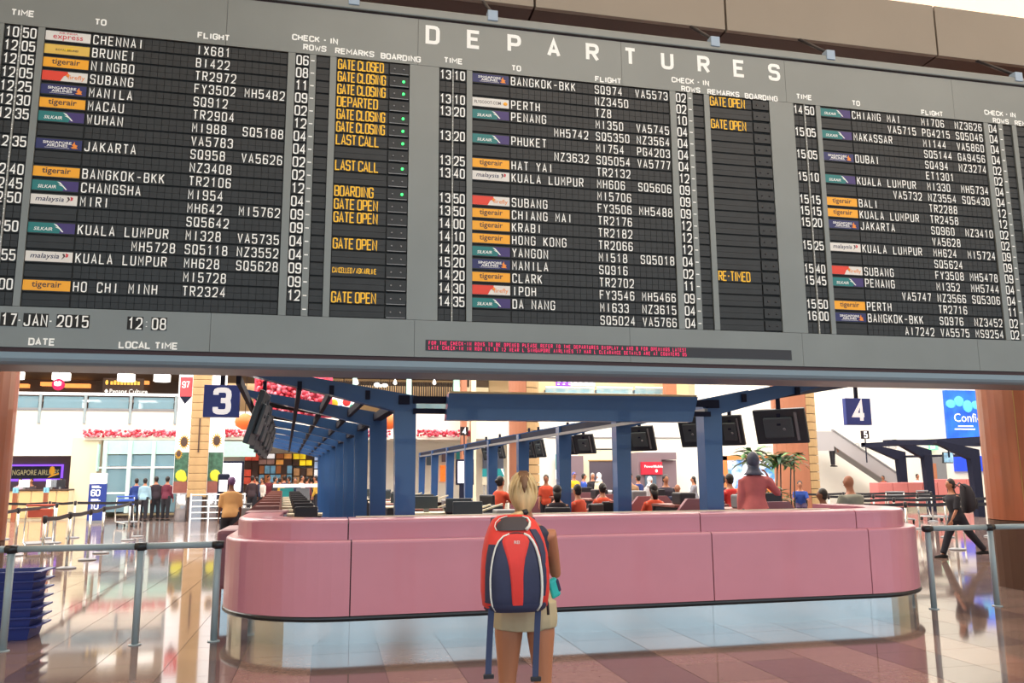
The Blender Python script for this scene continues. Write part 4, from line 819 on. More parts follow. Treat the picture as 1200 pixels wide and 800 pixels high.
# upper floor, middle: slatted ceiling screen, hanging lamps, pale posts
YU = 44
struct('trim_5', MB().box(at(225, 440, YU).x, at(540, 440, YU).x, YU+4, YU+4.2, 3.9, 10.5), M_beige)
sc = root('slat_screen', 380, 462, YU, 'dark slatted screen under a beige bulkhead on the upper floor behind the canopies', 'screen')
n = 60; x1 = at(540, 450, YU).x-sc.location.x
hgt = at(400, 446, YU).z-sc.location.z
for i in range(n): MB().box(i*x1/n, i*x1/n+.07, 0, .12, -.1, hgt).build('slat', M_slat, sc)
MB().box(0, x1, -.05, .3, hgt, hgt+.75).build('bulkhead', M_beige, sc)
for i in range(22): MB().lathe([(.05, -.08), (.05, .08)], (0.4+i*.36, -.1, hgt+.18), 8).build('spotlight', M_dark, sc)
for i, px in enumerate((418, 463, 509)):
    p = at(px, 448, 40); c = empty('pendant_lamp', (p.x, 40, p.z), ['left', 'middle', 'right'][i]+' teardrop pendant lamp in front of the slatted screen', 'lamp', 'teardrop pendants'); MB().lathe([(.01, -.12), (.09, -.06), (.08, .03), (.02, .16)], n=12).build('bulb', M_emw, c); MB().cyl((0, 0, .15), (0, 0, 1.4), .012, 6).build('cord', M_dark, c)
for i, px in enumerate((415, 479, 535)):
    p = at(px, 482, 39); w = [.1, .12, .15][i]; c = empty('pale_post', (p.x, 39, p.z), ['left', 'middle', 'right'][i]+' pale mint post rising from the upper floor edge', 'post'); MB().box(-w, w, 0, .2, 0, 4).build('shaft', M_mint, c)
c = root('bow_ornament', 446, 452, 39.5, 'white ribbon bow ornament above the left canopy arm', 'ornament'); m = MB()
m.ell((-.17, 0, .05), .16, .05, .12, 10, 6); m.ell((.2, 0, .03), .16, .05, .1, 10, 6); m.ell((0, 0, 0), .08, .06, .07, 8, 5); m.build('ribbon', M_gloww, c); MB().cyl((0, 0, .05), (0, 0, 11.2-c.location.z), .012, 6).build('cord', M_dark, c)
for i, (x0, x1_) in enumerate(((488, 533), (640, 697), (700, 742), (745, 780))):
    c = root('upper_railing', (x0+x1_)/2, 479 if i == 0 else 461, 40.85, ['short balcony rail with dark tables behind, left of the fascia box', 'balcony rail below the purple notice board', 'balcony rail right of the purple notice board', 'balcony rail left of the orange post'][i], 'railing'); w = at(x1_, 460, 40.85).x-at(x0, 460, 40.85).x
    MB().box(-w/2, w/2, 0, .05, .3, .36).build('handrail', M_gloww, c); MB().box(-w/2, w/2, .06, .08, 0, .3).build('glass_pane', M_pane, c)
    for k in range(4): MB().bbox(-w/2+w*k/4+.05, -w/2+w*(k+.7)/4, .3, .6, 0, .22+.05*(k % 2), .01).build('table', M_dark if k % 2 else mat('slate_blue', (84, 104, 122), .5), c)
# middle wall and posts
struct('trim_6', MB().box(at(598, 470, 41).x-1, at(812, 470, 41).x, 41.5, 41.7, at(700, 462, 41).z, 11), M_beige)
struct('trim_7', MB().box(10.3, at(812, 470, 41).x, 40.6, 41.7, at(700, 475, 41).z-.8, at(700, 461.5, 41).z), M_wall)
MB_ = MB()
c = root('notice_board', 652, 452, 41.4, 'flat notice board with a purple panel and grey text lines on the beige upper wall', 'sign')
w = at(700, 452, 41.1).x-c.location.x; h = at(655, 441, 41.1).z-c.location.z
MB().box(0, w*.36, 0, .1, 0, h).build('purple_panel', mat('screen_purple', (120, 60, 190), .4, emit=.7), c); MB().box(w*.36, w, 0, .1, 0, h).build('grey_panel', mat('screen_grey', (176, 172, 170), .4, emit=.4), c)
t = MB()
for r in range(3):
    for q in range(7): t.box(.06+q*.3, .06+q*.3+(.1+.13*((q*3+r) % 3)/2), -.02, 0, .06+r*h/3.3, .12+r*h/3.3)
t.build('text_lines', M_gloww, c)
def upright(name, x0, x1_, ytop, Y, m, label, z1=11.0, z0=0, cat='post'):
    a = at(x0, 559, Y); b = at(x1_, 559, Y); c = empty(name, ((a.x+b.x)/2, Y, z0), label, cat); MB().box(-(b.x-a.x)/2, (b.x-a.x)/2, 0, .5, 0, z1-z0).build('shaft', m, c); return c
upright('tall_post', 541, 547, 0, 37, M_orangew, 'slim orange post left of the white gap', 10.85)
upright('tall_post', 552, 558, 0, 37.2, M_cream, 'slim cream post right of the slim orange post')
upright('tall_post', 785, 797, 0, 41.0-.7, M_orangew, 'orange wood post above the right end of the fascia box', 10.8)
# brick and wood columns
def mixed_column(px_wood0, px_join, px_brick1, Y, label, z1=11):
    a = at(px_wood0, 559, Y); j = at(px_join, 559, Y); b = at(px_brick1, 559, Y); r = (b.x-a.x)/2; c = empty('clad_column', ((a.x+b.x)/2, Y+r, 0), label, 'column')
    MB().lathe([(r-.06, 0), (r-.06, z1)], n=20).build('core', M_brown, c)
    phi = math.acos(max(-1, min(1, (j.x-(a.x+b.x)/2)/r)))
    def arc(a0, a1, z0, zz, nm, m):
        A = [a0+(a1-a0)*t/6 for t in range(7)]; ring = lambda z: [Vector((r*math.cos(q), -r*math.sin(q), z)) for q in A]+[Vector(((r-.05)*math.cos(q), -(r-.05)*math.sin(q), z)) for q in A[::-1]]
        return MB().loft([ring(z0), ring(zz)], smooth=False).build(nm, m, c)
    for z0 in (0, 3.7, 7.4): arc(phi+.02, phi+1.55, z0+.01, min(z0+3.69, z1), 'veneer_panel', M_orangew); arc(phi+1.57, PI+.6, z0+.01, min(z0+3.69, z1), 'veneer_panel', M_orangew)
    nz = int(z1/.28); proto = None
    for q in range(nz):
        if proto is None: proto = arc(phi-1.15, phi-.0, 0.01, .268, 'sandstone_tile', M_sand)
        else:
            t = bpy.data.objects.new('sandstone_tile', proto.data); COL.objects.link(t); t.parent = c; t.location = (0, 0, q*.28)
    return c
mixed_column(601, 618, 637, 26, 'orange wood and sandstone column behind the woman, in the middle')
mixed_column(925, 950, 971, 25, 'orange wood and sandstone column on the right, behind the plants')
# sunflower column at the left
Y = 34; a = at(213, 559, Y); b = at(252, 559, Y); bc = empty('bannered_column', ((a.x+b.x)/2, Y, 0), 'sandstone column on the left with sunflower banners and a steel foot', 'column')
nz = 40; proto = None
for q in range(nz):
    if proto is None: proto = MB().bbox(-.33, .36, -.42, .3, .0, .292, .02); proto = proto.build('sandstone_tile', M_sand, bc); proto.location = (0, 0, .9)
    else:
        t = bpy.data.objects.new('sandstone_tile', proto.data); COL.objects.link(t); t.parent = bc; t.location = (0, 0, .9+q*.3)
MB().box(-.3, .33, -.38, .28, 0, 11).build('core', M_brown, bc)
MB().box(-.02, .03, -.46, -.42, 2.6, 3.9).build('groove_strip', M_brown, bc)
for s in (-1, 1): 
    MB().tube([(s*.48, .0, 0), (s*.48, 0, 1.05)], [.34, .3], 14).build('steel_foot', M_steelc, bc)
MB().box(-.2, .24, -.5, -.4, .0, .95).build('steel_foot', M_steelc, bc)
def banner(s):
    x0, x1_ = (.36, .92) if s > 0 else (-.86, -.34); cx = (x0+x1_)/2
    bn = MB().box(x0, x1_, -.30, -.26, 1.05, 7.0).build('banner', M_gloww, bc)
    f = MB(); f.box(x0+.01, x1_-.01, -.305, -.302, 1.5, 2.6); f.build('foliage_print', mat('print_foliage', (62, 104, 84), .6, noise=.5, nscale=7), bn)
    for z, dx, rr in ((3.0, .05, .3), (2.55, -.12, .2)) if s < 0 else ((3.05, 0, .3),):
        p = MB()
        for k in range(16):
            a_ = 2*PI*k/16; p.add([(cx+dx+math.cos(a_+t)*r_*rr*.8, -.309, z+math.sin(a_+t)*r_*rr*1.25) for t, r_ in ((-.26, .45), (0, 1), (.26, .45))], [(0, 1, 2)])
        p.build('sunflower_petals', mat('petal_yellow', (214, 160, 30), .6), bn)
        d = MB(); d.ell((cx+dx, -.312, z), rr*.42, .006, rr*.62, 12, 5); d.build('sunflower_centre', M_brown, bn)
    y = MB(); y.ell((cx, -.31, 1.72), .2, .006, .22, 10, 5); y.ell((cx+.1, -.31, 1.62), .14, .006, .14, 10, 5); y.build('yellow_blossom', mat('blossom_lime', (220, 220, 60), .6), bn)
    MB().box(x0+.01, x1_-.01, -.306, -.302, 1.06, 1.5).build('dark_band', M_deskb, bn)
    if s < 0:
        MB().box(x0+.05, x1_-.02, -.306, -.302, 4.75, 5.5).build('red_band', mat('banner_red', (226, 76, 84), .6), bn); t = MB(); write(t, '97', (x0+.14, -.309, 5.1), .22, .1, .035); t.build('lettering', M_gloww, bn)
        MB().hexa([Vector((x0+.05, -.306, 4.75)), Vector((x1_-.02, -.306, 4.75)), Vector((cx, -.306, 4.45))], [Vector((x0+.05, -.302, 4.75)), Vector((x1_-.02, -.302, 4.75)), Vector((cx, -.302, 4.45))]).build('navy_tip', M_navyd, bn)
banner(-1); banner(1)
# garland of red and pink flowers along the wall edge
M_fl = [mat('petal_pink', (226, 90, 110), .6), mat('petal_red', (196, 40, 60), .6), mat('petal_pale', (236, 150, 166), .6)]
for i, (x0, x1_) in enumerate(((102, 213), (250, 306), (420, 456), (488, 553))):
    p = at(x0, 508, YB_); q = at(x1_, 508, YB_); c = empty('flower_garland', (p.x, YB_-.5, p.z), ['long pink flower garland left of the sunflower column', 'pink flower garland right of the sunflower column', 'pink flower garland seen between the left canopy posts', 'pink flower garland under the small sign 4'][i], 'garland')
    ms = [MB(), MB(), MB()]; L = q.x-p.x
    for k in range(int(L*60)):
        ms[k % 3].ell((random.uniform(0, L), random.uniform(-.1, .1), random.uniform(-.13, .13)), .07, .05, .06, 5, 3)
    for mm, m_ in zip(ms, M_fl): tag(mm.build('blossoms', m_, c), kind='stuff')
    MB().box(0, L, .08, .17, -.28, -.15).build('ledge', M_wall, c)
# glazed shop at the left
sh = root('glass_shop', 115, 602, 37.5, 'mint and clear glass shop front at the left with dark interior', 'shop', z=0)
P = sh.location
def sp(nm, x0, y0, x1_, y1, Y, th, m): return slab(nm, x0, y0, x1_, y1, Y, th, m, sh)
sp('mint_band', 121, 516, 212, 532, 37.4, .15, M_mint); sp('mint_band', 253, 517, 300, 535, 37.4, .15, M_mint); sp('transom', 115, 546.5, 212, 548.5, 37.35, .12, M_gloww); sp('floor_rail', 122, 576, 212, 578.5, 36.6, .1, M_gloww)
for x0, x1_ in ((122, 150), (150.5, 178), (178.5, 211)): sp('glass_pane', x0, 533, x1_, 546, 37.45, .03, M_pane); sp('glass_pane', x0, 549, x1_, 600, 37.45, .03, M_pane)
for x in (121, 150, 178, 211): sp('mullion', x-.6, 516, x+.6, 601, 37.3, .2, mat('mullion_mint', (200, 224, 222), .4))
for i, (x0, y0, x1_, y1) in enumerate(((125, 533, 141, 600), (141, 550, 148, 600), (152, 549, 164, 600), (166, 552, 176, 585), (180, 533, 190, 546), (192, 552, 210, 600), (127, 533, 139, 546))): sp('display_cabinet', x0, y0, x1_, y1, 39.6+.1*i, .6, [M_grey, M_dark, mat('umber', (110, 84, 74), .5), M_dark, mat('slate_blue', (84, 104, 122), .5), M_dark, M_mauve][i])
sp('back_wall', 122, 516, 212, 602, 41.2, .2, mat('shop_back', (120, 120, 130), .7)); sp('side_fin', 112, 520, 116, 552, 37.0, .3, M_mint)
# ticket desk of the airline at far left
dk = root('ticket_desk', 5, 600, 37.0, 'long pale wood ticket desk under the purple airline sign', 'desk', z=0); P = dk.location
w = at(80, 590, 37).x-dk.location.x; htop = at(60, 573, 37).z
for k in range(5): MB().bbox(w*k/5+.02, w*(k+1)/5-.02, 0, .05, .08, htop-.06, .01).build('front_panel', mat('pale_wood', (232, 196, 140), .5), dk)
MB().box(0, w, -.05, .8, htop-.05, htop).build('worktop', M_brown, dk); MB().box(.02, w-.02, .06, .7, 0, htop-.06).build('carcass', M_cream, dk)
for k, px in enumerate((28, 60, 70)):
    a = at(px, 572, 37.3); mm = empty('desk_monitor', (a.x, 37.3, htop), ['white monitor on the left of the ticket desk', 'pair of small white screens in the middle of the ticket desk', 'dark monitor at the right end of the ticket desk'][k], 'monitor'); MB().bbox(-.2 if k < 2 else -.35, .2, -.02, .02, .08, .38, .01).build('bezel', M_gloww if k < 2 else M_dark, mm); MB().box(-.03, .03, -.02, .05, 0, .1).build('stand', M_grey, mm)
for i, px in enumerate((17, 53)):
    a = at(px, 590, 35.8); c = empty('info_post', (a.x, 35.8, 0), ['left', 'right'][i]+' orange post with a small blue i sign before the ticket desk', 'post'); MB().box(-.07, .07, -.07, .07, 0, 1.1).build('post', M_wood, c); MB().box(-.09, .09, -.05, .05, 1.1, 1.3).build('sign_plate', mat('sign_cyan', (130, 200, 220), .5), c); t = MB(); soft(t, 'i', (-.02, -.055, 1.13), .2, .015); t.build('lettering', M_blue, c)
sg = root('airline_sign', 8, 561, 41.4, 'violet backlit airline sign on the mauve wall above the ticket desk', 'sign'); w = at(70.5, 561, 41.4).x-sg.location.x; h = at(60, 546, 41.4).z-sg.location.z
MB().box(-.1, w+.08, .02, .1, -.1, h+.08).build('glow_frame', mat('violet_glow', (150, 90, 255), .5, emit=1.0), sg); MB().box(0, w, -.06, .02, 0, h).build('panel', mat('sign_navy', (36, 32, 66), .4), sg)
t = MB(); soft(t, 'SINGAPORE AIRLINES', (.05, -.065, .17), .33, .012, sx=.66); t.build('lettering', mat('sign_olive', (206, 196, 150), .5, emit=.3), sg)
t = MB(); t.ell((w-.34, -.07, .36), .12, .01, .2, 6, 5); t.hexa([Vector((w-.52, -.07, .02)), Vector((w-.05, -.07, .2)), Vector((w-.06, -.07, .26)), Vector((w-.4, -.07, .14))], [Vector((w-.52, -.06, .02)), Vector((w-.05, -.06, .2)), Vector((w-.06, -.06, .26)), Vector((w-.4, -.06, .14))]); t.build('bird_emblem', mat('sign_amber', (240, 170, 50), .5, emit=.5), sg)
# service board
c = root('service_board', 112.5, 605, 33.5, 'tall blue service board reading 60 and 10 before the cream pier', 'sign', z=0); w = .3; top = at(112, 567, 33.5).z
MB().bbox(-w, w, -.06, .06, .1, top, .01).build('panel', mat('board_blue', (38, 62, 146), .4), c); MB().box(-w, w, -.08, .08, 0, .1).build('foot', M_grey, c); MB().box(-w*.95, w*.95, -.04, .04, top+.02, top+.4).build('header', M_gloww, c)
t = MB()
for s, z in (('60', top-.42), ('10', top-.9)): write(t, s, (-.2, -.065, z), .2, .12, .04); t.box(-.2, .12, -.066, -.06, z+.28, z+.31); t.box(-.2, .05, -.066, -.06, z+.33, z+.36)
t.build('lettering', M_gloww, c)
# digital totems
def totem(px, y0, y1, w, Y, label, m, frame=M_navyd):
    a = at(px, y0, Y); c = empty('display_totem', (a.x, Y, 0), label, 'screen'); MB().bbox(-w, w, 0, .15, at(px, y1, Y).z, a.z, .02).build('frame', frame, c); MB().box(-w+.08, w-.08, -.01, .0, at(px, y1, Y).z+.08, a.z-.08).build('screen', m, c); MB().box(-w*.6, w*.6, .02, .13, 0, at(px, y1, Y).z).build('base', frame, c)
totem(272, 540, 578, .45, 34, 'large white lit display totem behind the man in the tan shirt', mat('screen_white', (240, 240, 252), .4, emit=1.0))
totem(545, 538, 568, .38, 34.5, 'white lit display totem between two navy posts', mat('screen_white', (240, 240, 252), .4, emit=1.0))
c = root('info_kiosk', 260, 600, 31, 'dark information kiosk with white screen left of the man in the tan shirt', 'kiosk', z=0); MB().bbox(-.2, .2, 0, .2, .9, at(260, 555, 31).z, .06).build('head', M_navyd, c); MB().box(-.14, .14, -.02, 0, 1.15, 1.55).build('screen', M_gloww, c); MB().box(-.08, .08, .05, .15, 0, .9).build('stand', M_navyd, c)
# shopping area behind the left canopy: coloured bays, each a shop display
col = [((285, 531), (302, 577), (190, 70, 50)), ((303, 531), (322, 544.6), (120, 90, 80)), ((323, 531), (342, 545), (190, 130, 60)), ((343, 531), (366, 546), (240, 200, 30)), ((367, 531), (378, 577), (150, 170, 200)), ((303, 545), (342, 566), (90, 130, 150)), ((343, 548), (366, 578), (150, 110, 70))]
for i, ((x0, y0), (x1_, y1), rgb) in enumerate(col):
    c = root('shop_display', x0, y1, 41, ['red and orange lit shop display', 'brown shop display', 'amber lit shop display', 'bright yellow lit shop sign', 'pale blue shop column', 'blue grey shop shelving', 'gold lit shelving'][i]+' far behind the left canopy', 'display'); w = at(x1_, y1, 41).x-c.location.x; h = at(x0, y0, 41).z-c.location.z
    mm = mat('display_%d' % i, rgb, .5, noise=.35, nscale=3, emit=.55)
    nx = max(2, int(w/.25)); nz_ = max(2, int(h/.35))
    for q in range(nx):
        for r in range(nz_):
            if (q*5+r*3+i) % 7: MB().box(w*q/nx+.02, w*(q+1)/nx-.02, -.1-.05*((q+r) % 3), 0, h*r/nz_+.03, h*(r+1)/nz_-.03).build('goods', mm if (q+r+i) % 3 else [M_brown, M_gloww, M_warmb][i % 3], c)
    MB().box(0, w, .0, .4, 0, h).build('back', M_brown, c)
struct('trim_8', MB().box(at(250, 559, 41.5).x, at(600, 559, 41.5).x, 41.4, 41.6, 0, 4), M_wall)
# festive decor above the left canopy
fd = root('festive_banner', 300, 482, 31, 'red and white festive blossom banner seen through the left canopy', 'banner'); w = at(386, 470, 31).x-fd.location.x; zt = at(300, 440, 31).z-fd.location.z
ms = [MB(), MB(), MB()]
for q in range(520): ms[q % 3].ell((random.uniform(0, w), random.uniform(-.1, .1), random.uniform(-.1, zt)), .09, .05, .08, 5, 3)
for mm, m_ in zip(ms, (M_fl[1], M_fl[0], M_fl[2])): tag(mm.build('blossoms', m_, fd), kind='stuff')
MB().box(-.1, w+.1, .12, .2, -.2, zt+.1).build('backing', mat('banner_rose', (226, 80, 110), .6), fd)
for q in (.3, w-.3): MB().cyl((q, .16, zt), (q, .16, 11.2-fd.location.z), .015, 6).build('cord', M_dark, fd)
fb = root('festive_figures', 386, 482, 31.3, 'white hanging decoration with blue, yellow and red shapes beside the blossom banner', 'decoration'); 
MB().bbox(0, 1.1, 0, .1, -.2, .7, .05).build('white_board', M_gloww, fb); MB().cyl((.5, .05, .6), (.5, .05, 11.2-fb.location.z), .015, 6).build('cord', M_dark, fb)
for k, (x, z, r, rgb) in enumerate(((.15, .3, .16, (240, 190, 50)), (.4, .1, .14, (40, 110, 200)), (.62, .35, .15, (220, 60, 60)), (.85, .15, .13, (60, 160, 130)))): m = MB(); m.ell((x, -.03, z), r, .04, r, 12, 6); m.build('shape', cloth(rgb), fb)
lan = 0
for i, (px, py) in enumerate(((287, 494), (456, 494))):
    c = root('paper_lantern', px, py, 30, ['orange lantern left of the left canopy monitors', 'orange lantern between the front left canopy posts'][i], 'lantern'); m = MB(); m.lathe([(.08, -.28), (.3, -.14), (.34, 0), (.3, .14), (.08, .28)], n=14); m.build('globe', mat('lantern_orange', (240, 110, 50), .5, emit=.4), c); MB().cyl((0, 0, .28), (0, 0, 11.2-c.location.z), .012, 6).build('cord', M_dark, c)
# middle distance between the right posts
for i, (x0, y0, x1_, y1, Yd, m, lab) in enumerate((
    (516, 545, 529, 564, 41.25, mat('orange_display', (250, 130, 50), .5, noise=.2, emit=.5), 'glowing orange shop display between navy posts'),
    (500, 534, 512, 545, 41.25, mat('slate_blue', (84, 104, 122), .5), 'small slate screen far left between navy posts'),
    (518, 530, 528, 541, 41.25, M_mauve, 'mauve shop window above the orange display'),
    (535, 527, 541, 538, 41.25, mat('sign_teal', (40, 160, 165), .5), 'tiny teal shop sign left of the slim cream post'),
    (566, 531, 590, 549, 41.25, mat('curtain_blue', (120, 136, 170), .6), 'blue grey glass bay behind the fourth post'),
    (652, 532, 657.5, 550, 35.6, mat('sign_teal', (40, 160, 165), .5), 'narrow teal banner left of the mauve wall block'),
    (652, 550.5, 658, 561, 35.6, M_gloww, 'white poster under the narrow teal banner'),
    (752, 541, 776, 556, 33.88, mat('poster_red', (200, 34, 60), .5), 'red poster on the mauve wall block'),
    (757, 557, 769, 574, 33.88, mat('slate_blue', (84, 104, 122), .5), 'slate panel under the red poster'))):
    red = slab('wall_poster' if 'poster' in lab or 'banner' in lab else 'shop_window', x0, y0, x1_, y1, Yd, .12, m, label=lab, cat='poster' if 'poster' in lab or 'banner' in lab else 'display')
    if lab.startswith('red poster'): POST = red
for i, x0 in enumerate((565.5, 577.5)):
    c = root('teal_sign', x0, 568, 30, ['left', 'right'][i]+' teal and cream check-in sign behind the sitting woman', 'sign'); w = at(x0+(9 if i == 0 else 13.5), 568, 30).x-c.location.x; h = at(x0, 549, 30).z-c.location.z
    MB().box(0, w, 0, .06, h*.5, h).build('teal_half', mat('sign_teal', (40, 160, 165), .5, emit=.25), c); MB().box(0, w, 0, .06, 0, h*.48).build('cream_half', M_cream, c); MB().hexa([Vector((w*.7, -.01, h)), Vector((w*.9, -.01, h)), Vector((w, -.01, h*.6)), Vector((w, -.01, h*.52))], [Vector((w*.7, 0, h)), Vector((w*.9, 0, h)), Vector((w, 0, h*.6)), Vector((w, 0, h*.52))]).build('white_stripe', M_gloww, c)
    MB().cyl((w*.2, .03, -at(x0, 568, 30).z), (w*.2, .03, 0), .02, 6).build('leg', M_grey, c); MB().cyl((w*.8, .03, -at(x0, 568, 30).z), (w*.8, .03, 0), .02, 6).build('leg', M_grey, c)
t = MB(); soft(t, 'PowerMobile', (-.36, -.01, .3), .16, .01); t.ell((.2, -.01, .16), .06, .01, .07, 8, 5); t.build('lettering', M_gloww, POST)
# white back wall on the right, doorway, mauve block, framed landscape
Yw = 36.0
struct('wall_right_back', MB().box(at(822, 559, Yw).x, 46, Yw, Yw+.3, 0, 11.2), M_wall)
struct('wall_middle_back', MB().box(at(596, 559, Yw).x, at(822, 559, Yw).x, Yw, Yw+.3, 0, at(700, 466, Yw).z), M_wall)
def door_frame(nm, x0, x1_, y0, m_in):
    d = empty(nm, (at((x0+x1_)/2, 559, Yw).x, Yw-.1, 0)); d['kind'] = 'structure'; w = (at(x1_, 559, Yw).x-at(x0, 559, Yw).x)/2; h = at(x0, y0, Yw).z
    MB().box(-w, w, .02, .1, 0, h).build('opening', m_in, d); MB().box(-w-.45, -w, 0, .1, 0, h+.45).build('side_casing', M_cream, d); MB().box(w, w+.45, 0, .1, 0, h+.45).build('side_casing', M_cream, d); MB().box(-w, w, 0, .1, h, h+.45).build('head_casing', M_cream, d)
    MB().box(-w-.47, w+.47, -.01, .05, h+.46, h+.52).build('black_trim', M_dark, d); MB().box(-w-.05, w+.05, -.01, .02, h-.05, h+.0).build('gold_trim', M_joint, d)
door_frame('door_1', 690, 743, 539, mat('opening_dark', (88, 80, 92), .7))
struct('wall_block', MB().box(at(658, 559, Yw-.6).x, at(684, 559, Yw-.6).x, Yw-.6, Yw, 0, at(670, 534, Yw-.6).z), M_mauve)
struct('trim_9', MB().box(at(748, 559, Yw-2).x, at(776, 559, Yw-2).x, Yw-2, Yw, 0, at(760, 530, Yw-2).z), M_mauve)
struct('trim_10', MB().box(at(776.5, 559, Yw-1.7).x, at(793, 559, Yw-1.7).x, Yw-1.7, Yw, 0, at(785, 539, Yw-1.7).z), M_mauve)
struct('trim_11', MB().box(at(775, 559, Yw-1.9).x, at(793.5, 559, Yw-1.9).x, Yw-1.9, Yw, at(785, 539, Yw-1.7).z+.02, at(785, 530, Yw-1.9).z), M_mauve)
struct('trim_12', MB().box(at(640, 559, Yw).x, at(800, 559, Yw).x, Yw-.05, Yw, at(700, 513, Yw).z, at(700, 512, Yw).z), M_grey)
pic = root('lightbox_picture', 886, 577, 35.85, 'orange-framed lightbox with a blue sky landscape behind the woman in the pink jacket', 'picture'); w = (at(925, 559, 35.85).x-at(847, 559, 35.85).x)/2; h = at(886, 534, 35.85).z-pic.location.z
for a0, a1, z0, z1 in ((-w, -w+.28, 0, h), (w-.28, w, 0, h), (-w, w, h-.2, h), (-w, w, 0, .2)): MB().box(a0, a1, -.1, .1, z0, z1).build('frame', mat('frame_orange', (240, 140, 76), .5), pic)
def skypic():
    m = bpy.data.materials.new('picture_sky'); m.use_nodes = True; nt = m.node_tree; p = nt.nodes['Principled BSDF']; tc = nt.nodes.new('ShaderNodeTexCoord'); n = nt.nodes.new('ShaderNodeTexNoise'); n.inputs['Scale'].default_value = 1.6; n.inputs['Detail'].default_value = 8
    r = nt.nodes.new('ShaderNodeValToRGB'); r.color_ramp.elements[0].position = .42; r.color_ramp.elements[0].color = srgb(60, 130, 200); r.color_ramp.elements[1].position = .62; r.color_ramp.elements[1].color = srgb(245, 250, 255)
    e = r.color_ramp.elements.new(.36); e.color = srgb(110, 160, 150)
    nt.links.new(tc.outputs['Object'], n.inputs['Vector']); nt.links.new(n.outputs['Fac'], r.inputs[0]); nt.links.new(r.outputs[0], p.inputs['Base Color']); nt.links.new(r.outputs[0], p.inputs['Emission Color']); p.inputs['Emission Strength'].default_value = .6; return m
MB().box(-w+.25, w-.25, -.02, .05, .18, h-.18).build('lit_picture', skypic(), pic)
# escalator and far right desks
e0 = at(968, 516, 35); e1 = at(1043, 566, 35); es = empty('escalator', (e0.x, 34.4, 0), 'grey escalator side descending in front of the white wall', 'escalator')
dx, dz = e1.x-e0.x, e1.z-e0.z
for nm, o0, o1, y0, y1, m in (('balustrade', -.28, .42, 0, .1, mat('escalator_grey', (176, 174, 176), .5)), ('handrail', .42, .5, -.03, .13, M_dark if False else M_grey)):
    MB().hexa([Vector((0, y0, e0.z+o0)), Vector((dx, y0, e1.z+o0)), Vector((dx, y0, e1.z+o1)), Vector((0, y0, e0.z+o1))], [Vector((0, y1, e0.z+o0)), Vector((dx, y1, e1.z+o0)), Vector((dx, y1, e1.z+o1)), Vector((0, y1, e0.z+o1))]).build(nm, m, es)
MB().hexa([Vector((-3, 0, e0.z-.5)), Vector((0, 0, e0.z-.5)), Vector((0, 0, e0.z+.4)), Vector((-3, 0, e0.z+.4))], [Vector((-3, .1, e0.z-.5)), Vector((0, .1, e0.z-.5)), Vector((0, .1, e0.z+.4)), Vector((-3, .1, e0.z+.4))]).build('landing_side', mat('escalator_grey', (176, 174, 176), .5), es)
p = at(978, 525.5, 35.6); t = MB(); soft(t, 'restaurants', (p.x, 35.85, p.z), .62, .012, sx=1.3); tag(t.build('wall_lettering', mat('letter_grey', (196, 192, 190), .6)), 'large pale grey lowercase lettering on the white wall beside the escalator', 'lettering')
ad = root('advertisement_screen', 1112, 515, 35.84, 'large blue lit advertisement reading Confi on the white wall', 'screen'); h = at(1112, 457, 35.85).z-ad.location.z
MB().box(0, 4.6, 0, .15, 0, h).build('lit_face', mat('ad_blue', (30, 92, 220), .5, noise=.45, nscale=1.2, emit=.8), ad)
t = MB(); soft(t, 'Confidence', (.38, -.02, h*.36), .62, .004); t.box(.62, 1.5, -.02, 0, h*.26, h*.285); t.box(.4, 1.6, -.02, 0, h*.20, h*.225); t.build('lettering', M_gloww, ad)
m = MB(); random.seed(3)
for q in range(9): m.ell((.3+q*.5, -.01, h*.72+.15*math.sin(q*2)), .3, .02, .22+.05*(q % 3), 8, 6)
m.build('pale_shapes', mat('ad_cyan', (90, 190, 240), .5, emit=.6), ad)
slab('blue_screen', 1121, 534, 1165, 552, 35.84, .15, mat('ad_blue2', (30, 66, 200), .5, emit=.7), label='plain bright blue screen low behind the far right canopy', cat='screen')
fc = empty('far_checkin_canopy', (at(1058, 559, 33).x, 33, 0), 'dark far check-in canopy on the right with three navy posts', 'canopy')
for i, (x0, x1_, ytop, Yd, bx, by) in enumerate(((1054.5, 1061.5, 533, 33, 1014, 521.5), (1085, 1092, 531, 31, 1050, 518), (1140, 1148, 531, 26.5, 1098, 519))):
    a = at(x0, ytop, Yd); b = at(x1_, ytop, Yd); e = at(bx, by, Yd); P = fc.location
    o = [(a.x, 0), (b.x, 0), (b.x, b.z+.14), (e.x, e.z+.12), (e.x, e.z), (a.x-.1, a.z-.22)]
    MB().hexa([Vector((q-P.x, Yd-P.y, r)) for q, r in o], [Vector((q-P.x, Yd+.25-P.y, r)) for q, r in o]).build('frame', M_navyd, fc)
A = [at(1014, 521, 33), at(1052, 516, 31), at(1098, 518, 26.5)]
for u, v in zip([at(1014, 521.5, 33), at(1040, 518, 31)], [at(1150, 515.5, 27), at(1152, 519, 27)]):
    MB().hexa([Vector((u.x-fc.location.x, u.y-33, u.z-.08)), Vector((v.x-fc.location.x, v.y-33, v.z-.12)), Vector((v.x-fc.location.x, v.y-33, v.z+.14)), Vector((u.x-fc.location.x, u.y-33, u.z+.1))], [Vector((u.x-fc.location.x, u.y-32.7, u.z-.08)), Vector((v.x-fc.location.x, v.y-32.7, v.z-.12)), Vector((v.x-fc.location.x, v.y-32.7, v.z+.14)), Vector((u.x-fc.location.x, u.y-32.7, u.z+.1))]).build('roof_beam', M_navyd, fc)
